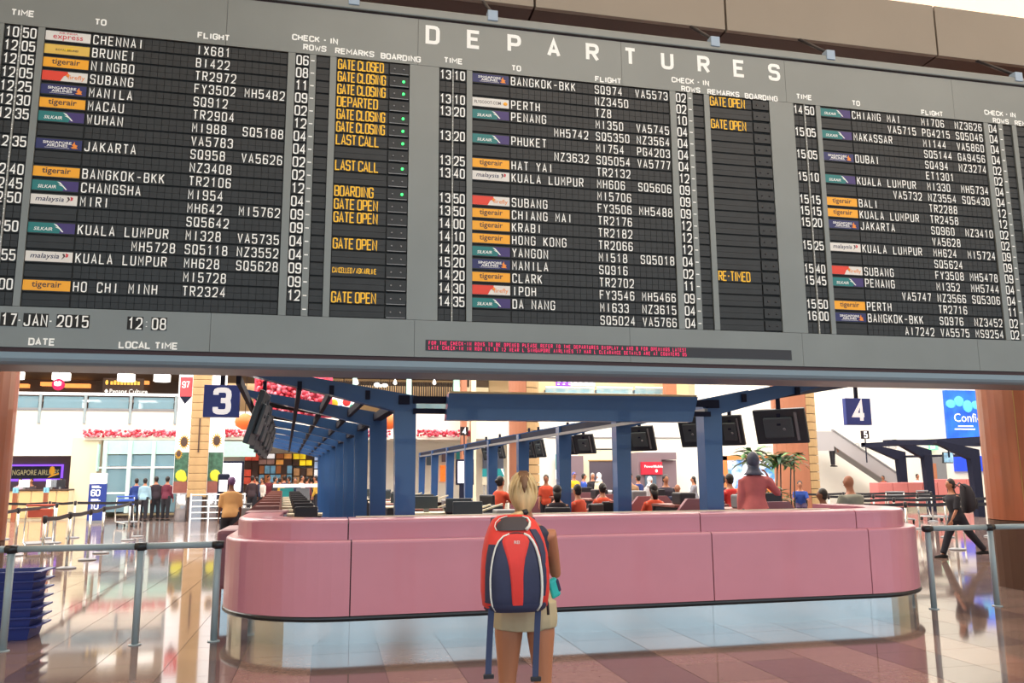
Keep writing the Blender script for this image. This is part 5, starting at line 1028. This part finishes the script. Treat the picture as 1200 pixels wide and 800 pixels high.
u, v = at(1060, 535, 33), at(1142, 533.5, 26.7); MB().hexa([Vector((u.x-fc.location.x, u.y-33, u.z-.04)), Vector((v.x-fc.location.x, v.y-33, v.z-.04)), Vector((v.x-fc.location.x, v.y-33, v.z+.06)), Vector((u.x-fc.location.x, u.y-33, u.z+.06))], [Vector((u.x-fc.location.x, u.y-32.9, u.z-.04)), Vector((v.x-fc.location.x, v.y-32.9, v.z-.04)), Vector((v.x-fc.location.x, v.y-32.9, v.z+.06)), Vector((u.x-fc.location.x, u.y-32.9, u.z+.06))]).build('tie_beam', M_navyd, fc)
p = at(1110.5, 536, 27.2); mo = monitor('hanging_monitor', (p.x, 27.2, p.z), math.radians(8), .52, .42, 'small monitor showing a grey picture under the far right canopy', .2, 6)
MB().box(-.23, .23, -.05, -.034, -.18, .18).build('lit_picture', mat('screen_bluegrey', (150, 190, 216), .4, noise=.5, nscale=6, emit=.5), mo)
for ch in list(mo.children):
    if ch.name.startswith(('back_cover', 'cable_cover')): bpy.data.objects.remove(ch)
fdk = root('far_checkin_desk', 1030, 588, 32, 'long rose pink check-in desk under the far right canopy', 'desk', z=0); w = at(1152, 588, 32).x-fdk.location.x
for k in range(7): MB().bbox(w*k/7+.01, w*(k+1)/7-.01, 0, .6, .15, 1.22 if k < 4 else 1.35, .03).build('desk_panel', mat('rose_laminate', (204, 122, 118), .4), fdk)
MB().box(0, w, .05, .5, 0, .15).build('plinth', M_steel, fdk)
c = root('exit_door', 1100, 580, 35.8, 'grey door with a green exit sign above it at the far right', 'door', z=0); MB().box(-.55, .6, 0, .1, 0, 2.4).build('leaf', M_grey, c); MB().box(-.4, .0, -.02, 0, 1.0, 2.1).build('notice', M_orangew, c); MB().box(-.35, .15, -.1, 0, 2.75, 3.05).build('exit_sign', mat('exit_green', (120, 220, 160), .5, emit=.8), c); t = MB(); write(t, 'EXIT', (-.29, -.11, 2.82), .15, .06, .025); t.build('lettering', M_gloww, c)
# ---------------------------------------------------------------- inside the check-in island
PZ = .15
struct('floor_platform', MB().hexa([Vector((-.2, 10.2, -.005)), Vector((7.1, 10.2, -.005)), Vector((7.1-1.15, 34, -.005)), Vector((-.2-1.15, 34, -.005))], [Vector((-.2, 10.2, PZ)), Vector((7.1, 10.2, PZ)), Vector((7.1-1.15, 34, PZ)), Vector((-.2-1.15, 34, PZ))]), mat('platform_carpet', (80, 72, 84), .9))
ORD = ['nearest', 'second', 'third', 'fourth', 'fifth', 'sixth', 'seventh', 'eighth', 'ninth', 'tenth']
def desk_left(k):
    y = 11.9+k*1.75; x = -.62+AX*(y-Y0)
    c = empty('checkin_desk', (x, y, 0), ORD[k]+' brick pink check-in desk from the front under the left canopy', 'desk', 'left check-in desks')
    m = MB(); m.hexa([Vector((-.62, 0, 0)), Vector((.1, 0, 0)), Vector((.1, 0, 1.22)), Vector((-.22, 0, 1.22)), Vector((-.62, 0, .86))], [Vector((-.62, .35, 0)), Vector((.1, .35, 0)), Vector((.1, .35, 1.22)), Vector((-.22, .35, 1.22)), Vector((-.62, .35, .86))]); m.build('side_panel', M_deskb, c)
    MB().bbox(-.64, .12, .36, 1.35, .1, .74, .02).build('cabinet', M_deskp, c)
    MB().bbox(.13, .75, .1, .6, PZ, 1.0, .02).build('staff_counter', M_dark, c); MB().box(.12, .76, .08, .62, 1.0, 1.03).build('light_edging', M_cream, c)
    m = MB(); m.bbox(.3, .62, .2, .35, 1.04, 1.2, .02, Matrix.Identity(4)); m.build('terminal', M_dark, c)
for k in range(9): desk_left(k)
def desk_right(k):
    y = 11.3+k*2.05; x = 6.0+AX*(y-Y0)
    c = empty('checkin_desk', (x, y, 0), ORD[k]+' mauve check-in desk from the front under the right canopy', 'desk', 'right check-in desks')
    O = [(-.1, PZ), (1.1, PZ), (1.1, .9), (.85, 1.2), (.25, 1.2), (-.1, .8)]
    MB().hexa([Vector((a, 0, b)) for a, b in O], [Vector((a, .1, b)) for a, b in O]).build('side_panel', M_deskp, c)
    MB().bbox(.1, 1.0, .12, 1.1, PZ, 1.05, .02).build('cabinet', M_dark, c); MB().box(.05, 1.08, .11, 1.15, 1.05, 1.09).build('worktop', M_deskb, c)
    MB().bbox(.25, .55, .3, .7, 1.09, 1.3, .03).build('printer', M_dark if k % 2 else M_grey, c); m = MB(); m.bbox(.7, .98, .4, .5, 1.1, 1.32, .01); m.build('terminal', M_dark, c)
for k in range(7): desk_right(k)
def console(k, px, py, Yc):
    p = at(px, py, Yc); c = empty('boarding_console', (p.x, Yc, PZ), ORD[k]+' from the right of the dark console stands with two pale slats on top', 'console', 'dark console stands')
    h = p.z-PZ; m = MB(); m.loft([[Vector((a*r, b*r*.7, z)) for a, b in ((-1, -1), (1, -1), (1, 1), (-1, 1))] for r, z in ((.16, 0), (.1, .1), (.09, h-.3), (.26, h-.06))], smooth=False); m.build('stand', M_dark, c)
    for s in (-1, 1): MB().box(-.24, .24, -.03, .035, 0, .025, Matrix.Translation((.12*s, .1*s, h))@Matrix.Rotation(-.3, 4, 'Y')).build('pale_slat', M_cream, c)
for k, a in enumerate(((566, 597, 13.2), (534, 590, 15.8), (508, 585, 18.6), (489, 581, 21.6))): console(k, *a)
def chair(x, y, yaw, z, label, h=.55, m=M_dark):
    c = empty('office_chair', (x, y, z), label, 'chair', 'staff chairs', rz=yaw)
    MB().bbox(-.24, .24, -.22, .22, h-.09, h-.02, .03).build('seat', m, c); MB().bbox(-.22, .22, -.32, -.25, h+.08, h+.52, .03).build('backrest', m, c)
    MB().box(-.03, .03, -.32, -.24, h-.1, h+.2).build('back_stem', M_grey, c); MB().cyl((0, 0, .06), (0, 0, h-.08), .03, 8).build('gas_column', M_grey, c)
    b = MB()
    for q in range(5): a = 2*PI*q/5; b.hexa([Vector((0, 0, .04)), Vector((math.cos(a+.1)*.28, math.sin(a+.1)*.28, .02)), Vector((math.cos(a-.1)*.28, math.sin(a-.1)*.28, .02))], [Vector((0, 0, .08)), Vector((math.cos(a+.1)*.28, math.sin(a+.1)*.28, .05)), Vector((math.cos(a-.1)*.28, math.sin(a-.1)*.28, .05))])
    tag(b.build('star_base', M_dark, c)); return c
def stand(px, ytop, Yp, z, yaw, label, **k):
    p = at(px, ytop, Yp); z = 0 if z == PZ and p.x > 6.9-.048*(Yp-10.2) else z; H = min(1.92, max(1.45, (p.z-z)/1.01)); return person(p.x, Yp, z, math.radians(yaw), H, label, vox=.022, **k)
SITL = ((82, 85), (80, 82))
def seated(px, ytop, Yp, z, yaw, label, seat=.55, ch=True, **k):
    p = at(px, ytop, Yp); z = 0 if z == PZ and p.x > 6.9-.048*(Yp-10.2) else z; k.setdefault('arms', ((35, 8, 60), (35, 8, 60))); k.setdefault('lean', 8)
    s = max(.42, min(.75, p.z-z-.80)); 
    q = person(p.x, Yp, z, math.radians(yaw), 1.66, label, vox=.022, sit=True, seatz=s+.08, legs=SITL, **k)
    if ch: chair(p.x, Yp, math.radians(yaw), z, 'dark office chair under the '+label.split(' sitting')[0].replace('person', 'one')[:200], h=s-.02)
    return q
OR = (226, 88, 60); RD = (214, 56, 56)
stand(882, 530, 10.9, PZ, -28, 'woman in a salmon pink jacket and grey headscarf standing with a phone to her ear', shirt=(216, 118, 116), pants=(42, 32, 44), style='scarf', hairrgb=(82, 88, 108), sleeve=1.0, female=True, arms=((-4, 8, 12), (38, 34, 128)), armin=(0, 40), bulk=.98, loose=.02)
stand(998, 556, 11.3, 0, 25, 'bald man in a loose grey green shirt standing behind the right end of the counter', shirt=(140, 142, 128), pants=(70, 60, 60), style='bald', sleeve=.9, arms=((15, 14, 40), (15, 14, 40)), bulk=1.32, loose=.03, skin='tan')
seated(969, 577, 13.6, 0, 60, 'person in a white shirt sitting left of the bald man', shirt=(232, 222, 212), hair='black', skin='brown')
seated(937, 566, 24, 0, 150, 'person in a blue shirt sitting right of the leafy plants', shirt=(36, 70, 150), pants=(60, 40, 70))
seated(858, 557, 15.5, PZ, 20, 'person in bright red behind the front right post', shirt=RD, female=True)
stand(848, 556, 18, PZ, 40, 'dark-haired person mostly hidden behind the front right post', shirt=(90, 60, 60))
seated(684, 571, 15.5, PZ, 35, 'clerk in orange bent over left of the second post', shirt=OR, lean=16, female=True)
seated(708, 573, 17.0, PZ, 10, 'clerk in coral with a bun against the second post', shirt=OR, female=True, style='bun')
seated(768, 574, 14.95, PZ, 5, 'long-haired clerk in coral right of the second post', shirt=OR, female=True, style='long')
seated(653, 577, 14.2, PZ, -15, 'clerk in a black jacket directly right of the woman traveller', shirt=(40, 34, 44), female=True, style='long', sleeve=1)
seated(583, 562, 17, PZ, -60, 'clerk in coral facing right, left of the woman traveller', shirt=OR, female=True, style='bun', arms=((50, 8, 40), (50, 8, 40)))
stand(640, 556, 21.1, PZ, 160, 'woman in an orange top standing between the sandstone column and a navy post', shirt=OR, female=True)
stand(737, 553, 20, PZ, 170, 'man in a beige waistcoat standing right of the second post', shirt=(176, 140, 106), sleeve=1)
stand(757, 557.5, 24, 0, 200, 'woman in a white headscarf and grey robe leaning beside the red poster', shirt=(206, 208, 214), style='scarf', hairrgb=(225, 226, 232), sleeve=1, female=True, lean=18)
stand(749, 556, 26, 0, 30, 'short-haired person in dark blue behind the beige waistcoat man', shirt=(40, 60, 120))
stand(779, 556, 19.5, 0, 180, 'balding man in a dark jacket standing in front of the mauve block', shirt=(50, 44, 58), sleeve=1, bulk=1.15)
stand(795, 563, 17.5, 0, 150, 'bald man in a navy suit leaning forward right of the coral clerk', shirt=(44, 48, 74), style='bald', sleeve=1, lean=30, bulk=1.15)
stand(814, 557, 27, 0, 75, 'woman in grey walking left before the white wall', shirt=(128, 130, 140), pants=(128, 130, 140), female=True, style='long', sleeve=1, legs=((18, 5), (-14, 12)), arms=((35, 8, 25), (-20, 8, 20)))
stand(663, 560, 26, 0, 20, 'person in a tan top with a dark strap, seen from behind beside the mauve wall', shirt=(216, 160, 120), hair='brown', bulk=1.1)
stand(672, 553, 32, 0, 190, 'person in a bright yellow shirt and blue cap at the far desk', shirt=(240, 196, 40), style='cap', hairrgb=(50, 70, 160), sleeve=1)
stand(682.5, 554.5, 31, 0, 250, 'person in a blue top at the far desk', shirt=(44, 84, 180))
stand(694, 554, 32, 0, 180, 'person in black with pale headwear at the far desk', shirt=(40, 38, 44), hair='grey')
stand(703, 554, 30, 0, 110, 'person in a cream coat and white headwear at the far desk', shirt=(226, 214, 186), style='scarf', hairrgb=(246, 244, 240), sleeve=1, pants=(50, 50, 60))
stand(272, 558, 18.5, 0, 12, 'man in a loose tan shirt and purple cap walking away left of the counter', shirt=(214, 168, 112), pants=(40, 40, 50), style='cap', hairrgb=(104, 70, 116), sleeve=.5, skin='brown', loose=.02, bulk=1.0, legs=((12, 6), (-10, 6)))
wk = stand(1117, 557, 13.9, 0, 82, 'young man in black with a black backpack striding left on the right side', shirt=(34, 34, 42), pants=(30, 30, 40), sleeve=.5, legs=((-30, 10), (24, 3)), arms=((14, 6, 18), (-12, 6, 14)), lean=8, shoes=(24, 22, 24), hair='black')
wo = wk['o']; b2 = empty('backpack', (wo.location.x+.20, wo.location.y, 1.0), 'black backpack on the striding young man', 'backpack', rz=wo.rotation_euler.z)
m = MB(); m.loft([packring(z, w_, -d_, .03, e=2.8) for z, w_, d_ in ((-.16, .08, .05), (-.12, .14, .14), (.02, .16, .19), (.2, .15, .17), (.34, .12, .12), (.4, .05, .04))]); m.build('main_bag', mat('black_nylon', (38, 34, 42), .7), b2)
m = MB(); m.bbox(-.1, .1, -.22, -.15, -.08, .12, .02); m.build('front_pocket', mat('black_nylon', (38, 34, 42), .7), b2)
for s in (-1, 1): t = MB(); t.tube([Vector((s*.09, .02, .34)), Vector((s*.1, .14, .42)), Vector((s*.1, .26, .3)), Vector((s*.12, .2, .05))], .022, 6, .4, side=(1, 0, 0)); t.build('shoulder_strap', M_dark, b2)
# left, in front of the glass shop
stand(160.5, 560, 35.2, 0, 10, 'person in a dark blue jacket before the glass shop, leftmost of four', shirt=(36, 60, 130), sleeve=1)
stand(170, 560, 34.6, 0, -10, 'person with a pale blue backpack before the glass shop', shirt=(150, 186, 206), sleeve=1)
stand(184, 558, 35, 0, 30, 'person in dark clothes before the glass shop', shirt=(56, 46, 56), sleeve=1)
stand(196, 558, 34.8, 0, -20, 'person in maroon before the glass shop, rightmost of four', shirt=(110, 44, 64), sleeve=1, female=True)
for i, (px, sh, lb) in enumerate(((25, (190, 176, 190), 'clerk in lilac behind the left of the airline ticket desk'), (38, (70, 60, 66), 'dark clerk bent over the middle of the airline ticket desk'), (73, (50, 46, 60), 'clerk behind the dark monitor at the airline ticket desk'))):
    stand(px, 560, 38.4, 0, 180, lb, shirt=sh, sleeve=1, lean=10)
stand(1074, 555, 34, 0, 180, 'clerk in a pale shirt behind the far right check-in desk', shirt=(220, 224, 230))
stand(1035, 557, 34.4, 0, 120, 'person in a red top at the foot of the escalator', shirt=RD)
p = at(971, 512, 35.05); person(p.x, 34.5+.35, at(971, 524, 34.85).z-.9, math.radians(-90), 1.6, 'person in violet riding the top of the escalator', shirt=(110, 96, 160), vox=.03)
MB().hexa([Vector((0, .1, e0.z-.12)), Vector((dx, .1, e1.z-.12)), Vector((dx, .1, e1.z)), Vector((0, .1, e0.z))], [Vector((0, 1.1, e0.z-.12)), Vector((dx, 1.1, e1.z-.12)), Vector((dx, 1.1, e1.z)), Vector((0, 1.1, e0.z))]).build('steps', M_grey, es)
for i in range(14):     # shoppers far behind the left canopy
    px = 296+i*6.3; rgb = [(60, 44, 50), (40, 50, 80), (230, 220, 210), (120, 50, 60), (50, 46, 50), (200, 160, 60), (70, 60, 90)][i % 7]
    stand(px, 557+(i % 3)*1.2, 36+(i % 4)*1.1, 0, (i*67) % 360, 'far shopper in %s, %s from the left, behind the left canopy' % (['dark brown', 'navy', 'white', 'maroon', 'black', 'mustard', 'slate violet'][i % 7], (ORD[1:]+['eleventh', 'twelfth', 'thirteenth', 'last'])[i-1] if i else 'first'), shirt=rgb, sleeve=1, group='shoppers behind the left canopy')
c = root('white_table', 346, 600, 33, 'long white table edge before the shoppers', 'table', z=0); MB().box(-.85, .85, 0, .5, at(346, 569, 33).z-.06, at(346, 567, 33).z).build('tabletop', M_gloww, c); MB().bbox(-.6, -.1, .05, .45, .1, at(346, 570, 33).z-.06, .02).build('teal_bin', mat('bin_teal', (40, 150, 150), .5), c); MB().bbox(.0, .5, .05, .45, .1, at(346, 570, 33).z-.06, .02).build('grey_bin', M_grey, c)  # tabletop brightness is glow put into its white
c = root('far_desk', 690, 600, 29, 'grey far desk where the yellow-shirted person stands', 'desk', z=0); MB().bbox(-1.0, 1.0, 0, .7, 0, 1.02, .02).build('body', M_grey, c); MB().box(-1.05, 1.05, -.05, .75, 1.02, 1.07).build('worktop', M_gloww, c)
for k in range(9):      # staff desks down the middle of the island
    y = 12.2+k*1.9; x = 2.5+AX*(y-Y0)+(.25 if k % 2 else 0)
    c = empty('staff_desk', (x, y, PZ), ORD[k]+' dark staff desk down the middle of the island behind the counter', 'desk', 'middle staff desks')
    MB().bbox(-.6, .6, 0, .7, 0, .74, .02).build('cabinet', M_dark, c); MB().box(-.65, .65, -.03, .73, .74, .77).build('worktop', M_deskb if k % 2 else M_cream, c)
    MB().bbox(-.5, -.05, .3, .36, .84, 1.08, .01).build('terminal', M_mon, c); MB().box(-.32, -.22, .33, .4, .77, .86).build('terminal_stand', M_grey, c)
    MB().bbox(.15, .5, .2, .55, .77, .95, .02).build('printer', [M_grey, M_mon, M_deskp][k % 3], c)
# ---------------------------------------------------------------- plants
def tree(px, Yp, h, n, label, spread=.8, bush=False):
    p = at(px, 559, Yp); c = empty('potted_tree', (p.x, Yp, 0), label, 'plant')
    MB().lathe([(.2, 0), (.26, .4), (.28, .42), (.22, .42), (.2, .36)], n=14).build('pot', M_grey, c)
    random.seed(int(px)); 
    for s in range(2 if not bush else 1): m = MB(); m.tube([(s*.08-.04, 0, .36), (s*.14-.07, .02, h*.5), (s*.1, 0, h-.1)], .022, 6); m.build('stem', mat('stem_dark', (60, 58, 56), .7), c)
    lf = MB(); lf.add([(0, 0, 0), (.2, -.07, .03), (.2, .07, .03), (.42, -.05, .0), (.42, .05, .0), (.58, 0, -.09)], [(0, 1, 2), (1, 3, 4, 2), (3, 5, 4)]); lf.add([(0, 0, -.006), (.2, -.07, .024), (.2, .07, .024), (.42, -.05, -.006), (.42, .05, -.006), (.58, 0, -.096)], [(2, 1, 0), (2, 4, 3, 1), (4, 5, 3)])
    data = [None, None]
    for q in range(n):
        k_ = q % 2
        if data[k_] is None: o = lf.build('leaf', [mat('leaf_green', (96, 140, 72), .45), mat('leaf_dark', (56, 92, 66), .45)][k_], c); data[k_] = o.data
        else: o = bpy.data.objects.new('leaf', data[k_]); COL.objects.link(o); o.parent = c
        z = h-.1+random.uniform(-.15, .25) if not bush else random.uniform(.5, h); o.location = (random.uniform(-.1, .1), random.uniform(-.1, .1), z); o.rotation_euler = (random.uniform(-.3, .3), random.uniform(-.5, .4), random.uniform(0, 2*PI)); o.scale = (spread,)*3
tree(884, 22, 2.15, 30, 'slender potted tree with bright leaves behind the pink jacket woman', 1.1)
tree(912, 22.4, 2.05, 34, 'slender potted tree right of the pink jacket woman', 1.1); tree(928, 23, 2.1, 30, 'slender potted tree against the right orange column', .9)
tree(897, 20.5, 1.35, 60, 'bushy low potted plant right of the pink jacket woman', .7, True); tree(911, 20.2, 1.25, 60, 'bushy low potted plant before the right orange column', .7, True)
# ---------------------------------------------------------------- queue barriers
def post_at(x, y, n):
    c = empty('queue_post', (x, y, 0), n, 'barrier', 'queue posts')
    MB().lathe([(.17, 0), (.17, .02), (.12, .035), (.03, .045)], n=14).build('base', M_grey, c); MB().cyl((0, 0, .04), (0, 0, .92), .026, 10).build('tube', M_chrome, c); MB().lathe([(.034, .9), (.038, .92), (.038, 1.0), (.025, 1.01)], n=10).build('belt_head', M_dark, c)
    return c
def belts(pts, n, z=.955):
    for i, (a, b) in enumerate(zip(pts[:-1], pts[1:])):
        a, b = Vector((a[0], a[1], 0)), Vector((b[0], b[1], 0)); d = (b-a).normalized(); w = Vector((-d.y, d.x, 0))*.004; a += d*.05; b -= d*.05
        sg = .02; mdl = (a+b)/2
        o = MB(); ring = lambda v, zz: [v-w+Vector((0, 0, zz-.035)), v+w+Vector((0, 0, zz-.035)), v+w+Vector((0, 0, zz+.035)), v-w+Vector((0, 0, zz+.035))]
        o.loft([[q-a for q in ring(a, z)], [q-a for q in ring(mdl, z-sg)], [q-a for q in ring(b, z)]], smooth=False); o = o.build('queue_belt', M_dark); o.location = a
        tag(o, '%s span of black belt %s' % (ORD[i], n), 'belt', 'queue belts')
def run(name, pts, desc):
    for i, (x, y) in enumerate(pts): post_at(x, y, 'chrome queue post, %s along %s' % (ORD[i], desc))
    belts(pts, 'along '+desc)
run('a', [(-4.54, 15.2), (-4.6, 16.8), (-4.66, 18.4), (-4.8, 20.0), (-5.1, 23.9)], 'the left queue lane nearest the counter')
run('b', [(-8.6, 25.4), (-7.5, 25.4), (-6.85, 25.4), (-5.15, 25.3)], 'the far cross lane on the left')
run('c', [(-6.0, 13.4), (-6.2, 16.2), (-6.48, 19.9), (-6.77, 23.5)], 'the outer left queue lane')
run('d', [(-7.3, 14.6), (-6.05, 15.0), (-4.9, 14.1)][:2], 'the short front cross lane on the left')
rr_ = [at(1060, 608, 15), at(1096, 611, 15), at(1130, 614, 15), at(1165, 617, 15)]
run('e', [(10.9, 15.6), (12.0, 15.5), (13.1, 15.4), (14.2, 15.3)], 'the near queue lane on the right')
run('f', [(12.6, 18.6), (14.0, 18.5), (15.4, 18.4), (16.6, 18.3)], 'the second queue lane on the right')
run('g', [(14.2, 21.6), (15.6, 21.5), (17.0, 21.4), (18.4, 21.3)], 'the third queue lane on the right')
run('h', [(15.2, 24.8), (16.8, 24.7), (18.4, 24.6), (20.0, 24.5)], 'the far queue lane on the right')
# ---------------------------------------------------------------- trolleys
def trolley(px, Yt, yaw, label, m, basket=None):
    p = at(px, 559, Yt); c = empty('luggage_trolley', (p.x, Yt, 0), label, 'trolley', rz=math.radians(yaw))
    f = MB(); 
    for s in (-1, 1): f.tube([(s*.28, -.5, .12), (s*.3, .4, .14), (s*.3, .5, .5), (s*.28, .42, 1.0)], .02, 6)
    f.build('side_frames', M_chrome, c); MB().cyl((-.3, .42, 1.0), (.3, .42, 1.0), .025, 8).build('handle', m, c); MB().box(-.28, .28, -.5, .4, .14, .17).build('deck', M_grey, c)
    MB().bbox(-.26, .26, .3, .46, .72, .92, .02).build('basket', m, c); 
    for a in ((-.25, -.4), (.25, -.4), (-.25, .35), (.25, .35)): MB().cyl((a[0]-.015, a[1], .06), (a[0]+.015, a[1], .06), .06, 10).build('wheel', M_dark, c)
    return c
trolley(154, 31, 30, 'luggage trolley with a blue panel before the glass shop', mat('trolley_blue', (50, 90, 190), .5)); trolley(52, 21.5, 20, 'luggage trolley with a brick red panel behind the left queue posts', mat('trolley_red', (180, 80, 60), .5)); trolley(283, 20, 10, 'grey luggage trolley beside the man in the tan shirt', M_grey)
trolley(1052, 24, -20, 'grey luggage trolley right of the counter, behind the belts', M_grey); trolley(1092, 25, 15, 'grey luggage trolley left of the striding young man', M_grey)
# white railings of a trolley bay at the far left of the man
c = root('white_rack', 255, 600, 30, 'white wire rack behind the man in the tan shirt', 'rack', z=0)
for q in range(5): MB().box(-.9, .9, 0, .03, .25+q*.2, .28+q*.2).build('wire', M_gloww, c)
for q in range(4): MB().box(-.9+q*.58, -.86+q*.58, 0, .03, 0, 1.1).build('upright', M_gloww, c)
# ---------------------------------------------------------------- stack of blue trays by the left rail
tx = at(2, 700, 9.55).x
M_tray = mat('tray_blue', (42, 54, 122), .45)
for k in range(7):
    c = empty('security_tray', (tx, 9.72, .09*k), 'dark blue plastic tray by the left barrier, '+['lowest of the stack', 'second from the bottom', 'third from the bottom', 'middle one of the stack', 'third from the top', 'second from the top', 'topmost of the stack'][k], 'tray', 'stacked blue trays')
    m = MB(); R0 = [(.27, .19, .002), (.30, .215, .13)]; m.loft([[Vector((a*x_, b*y_, z)) for a, b in ((-1, -1), (1, -1), (1, 1), (-1, 1))] for x_, y_, z in R0+[(.29, .205, .13), (.262, .182, .012)]], smooth=False); m.build('basin', M_tray, c)
    m = MB()
    for s in (-1, 1): m.bbox(s*.33-.035, s*.33+.035, -.235, .235, .118, .135, .004)
    for s in (-1, 1): m.bbox(-.30, .30, s*.225-.012, s*.225+.012, .118, .135, .004)
    m.build('rim', M_tray, c)
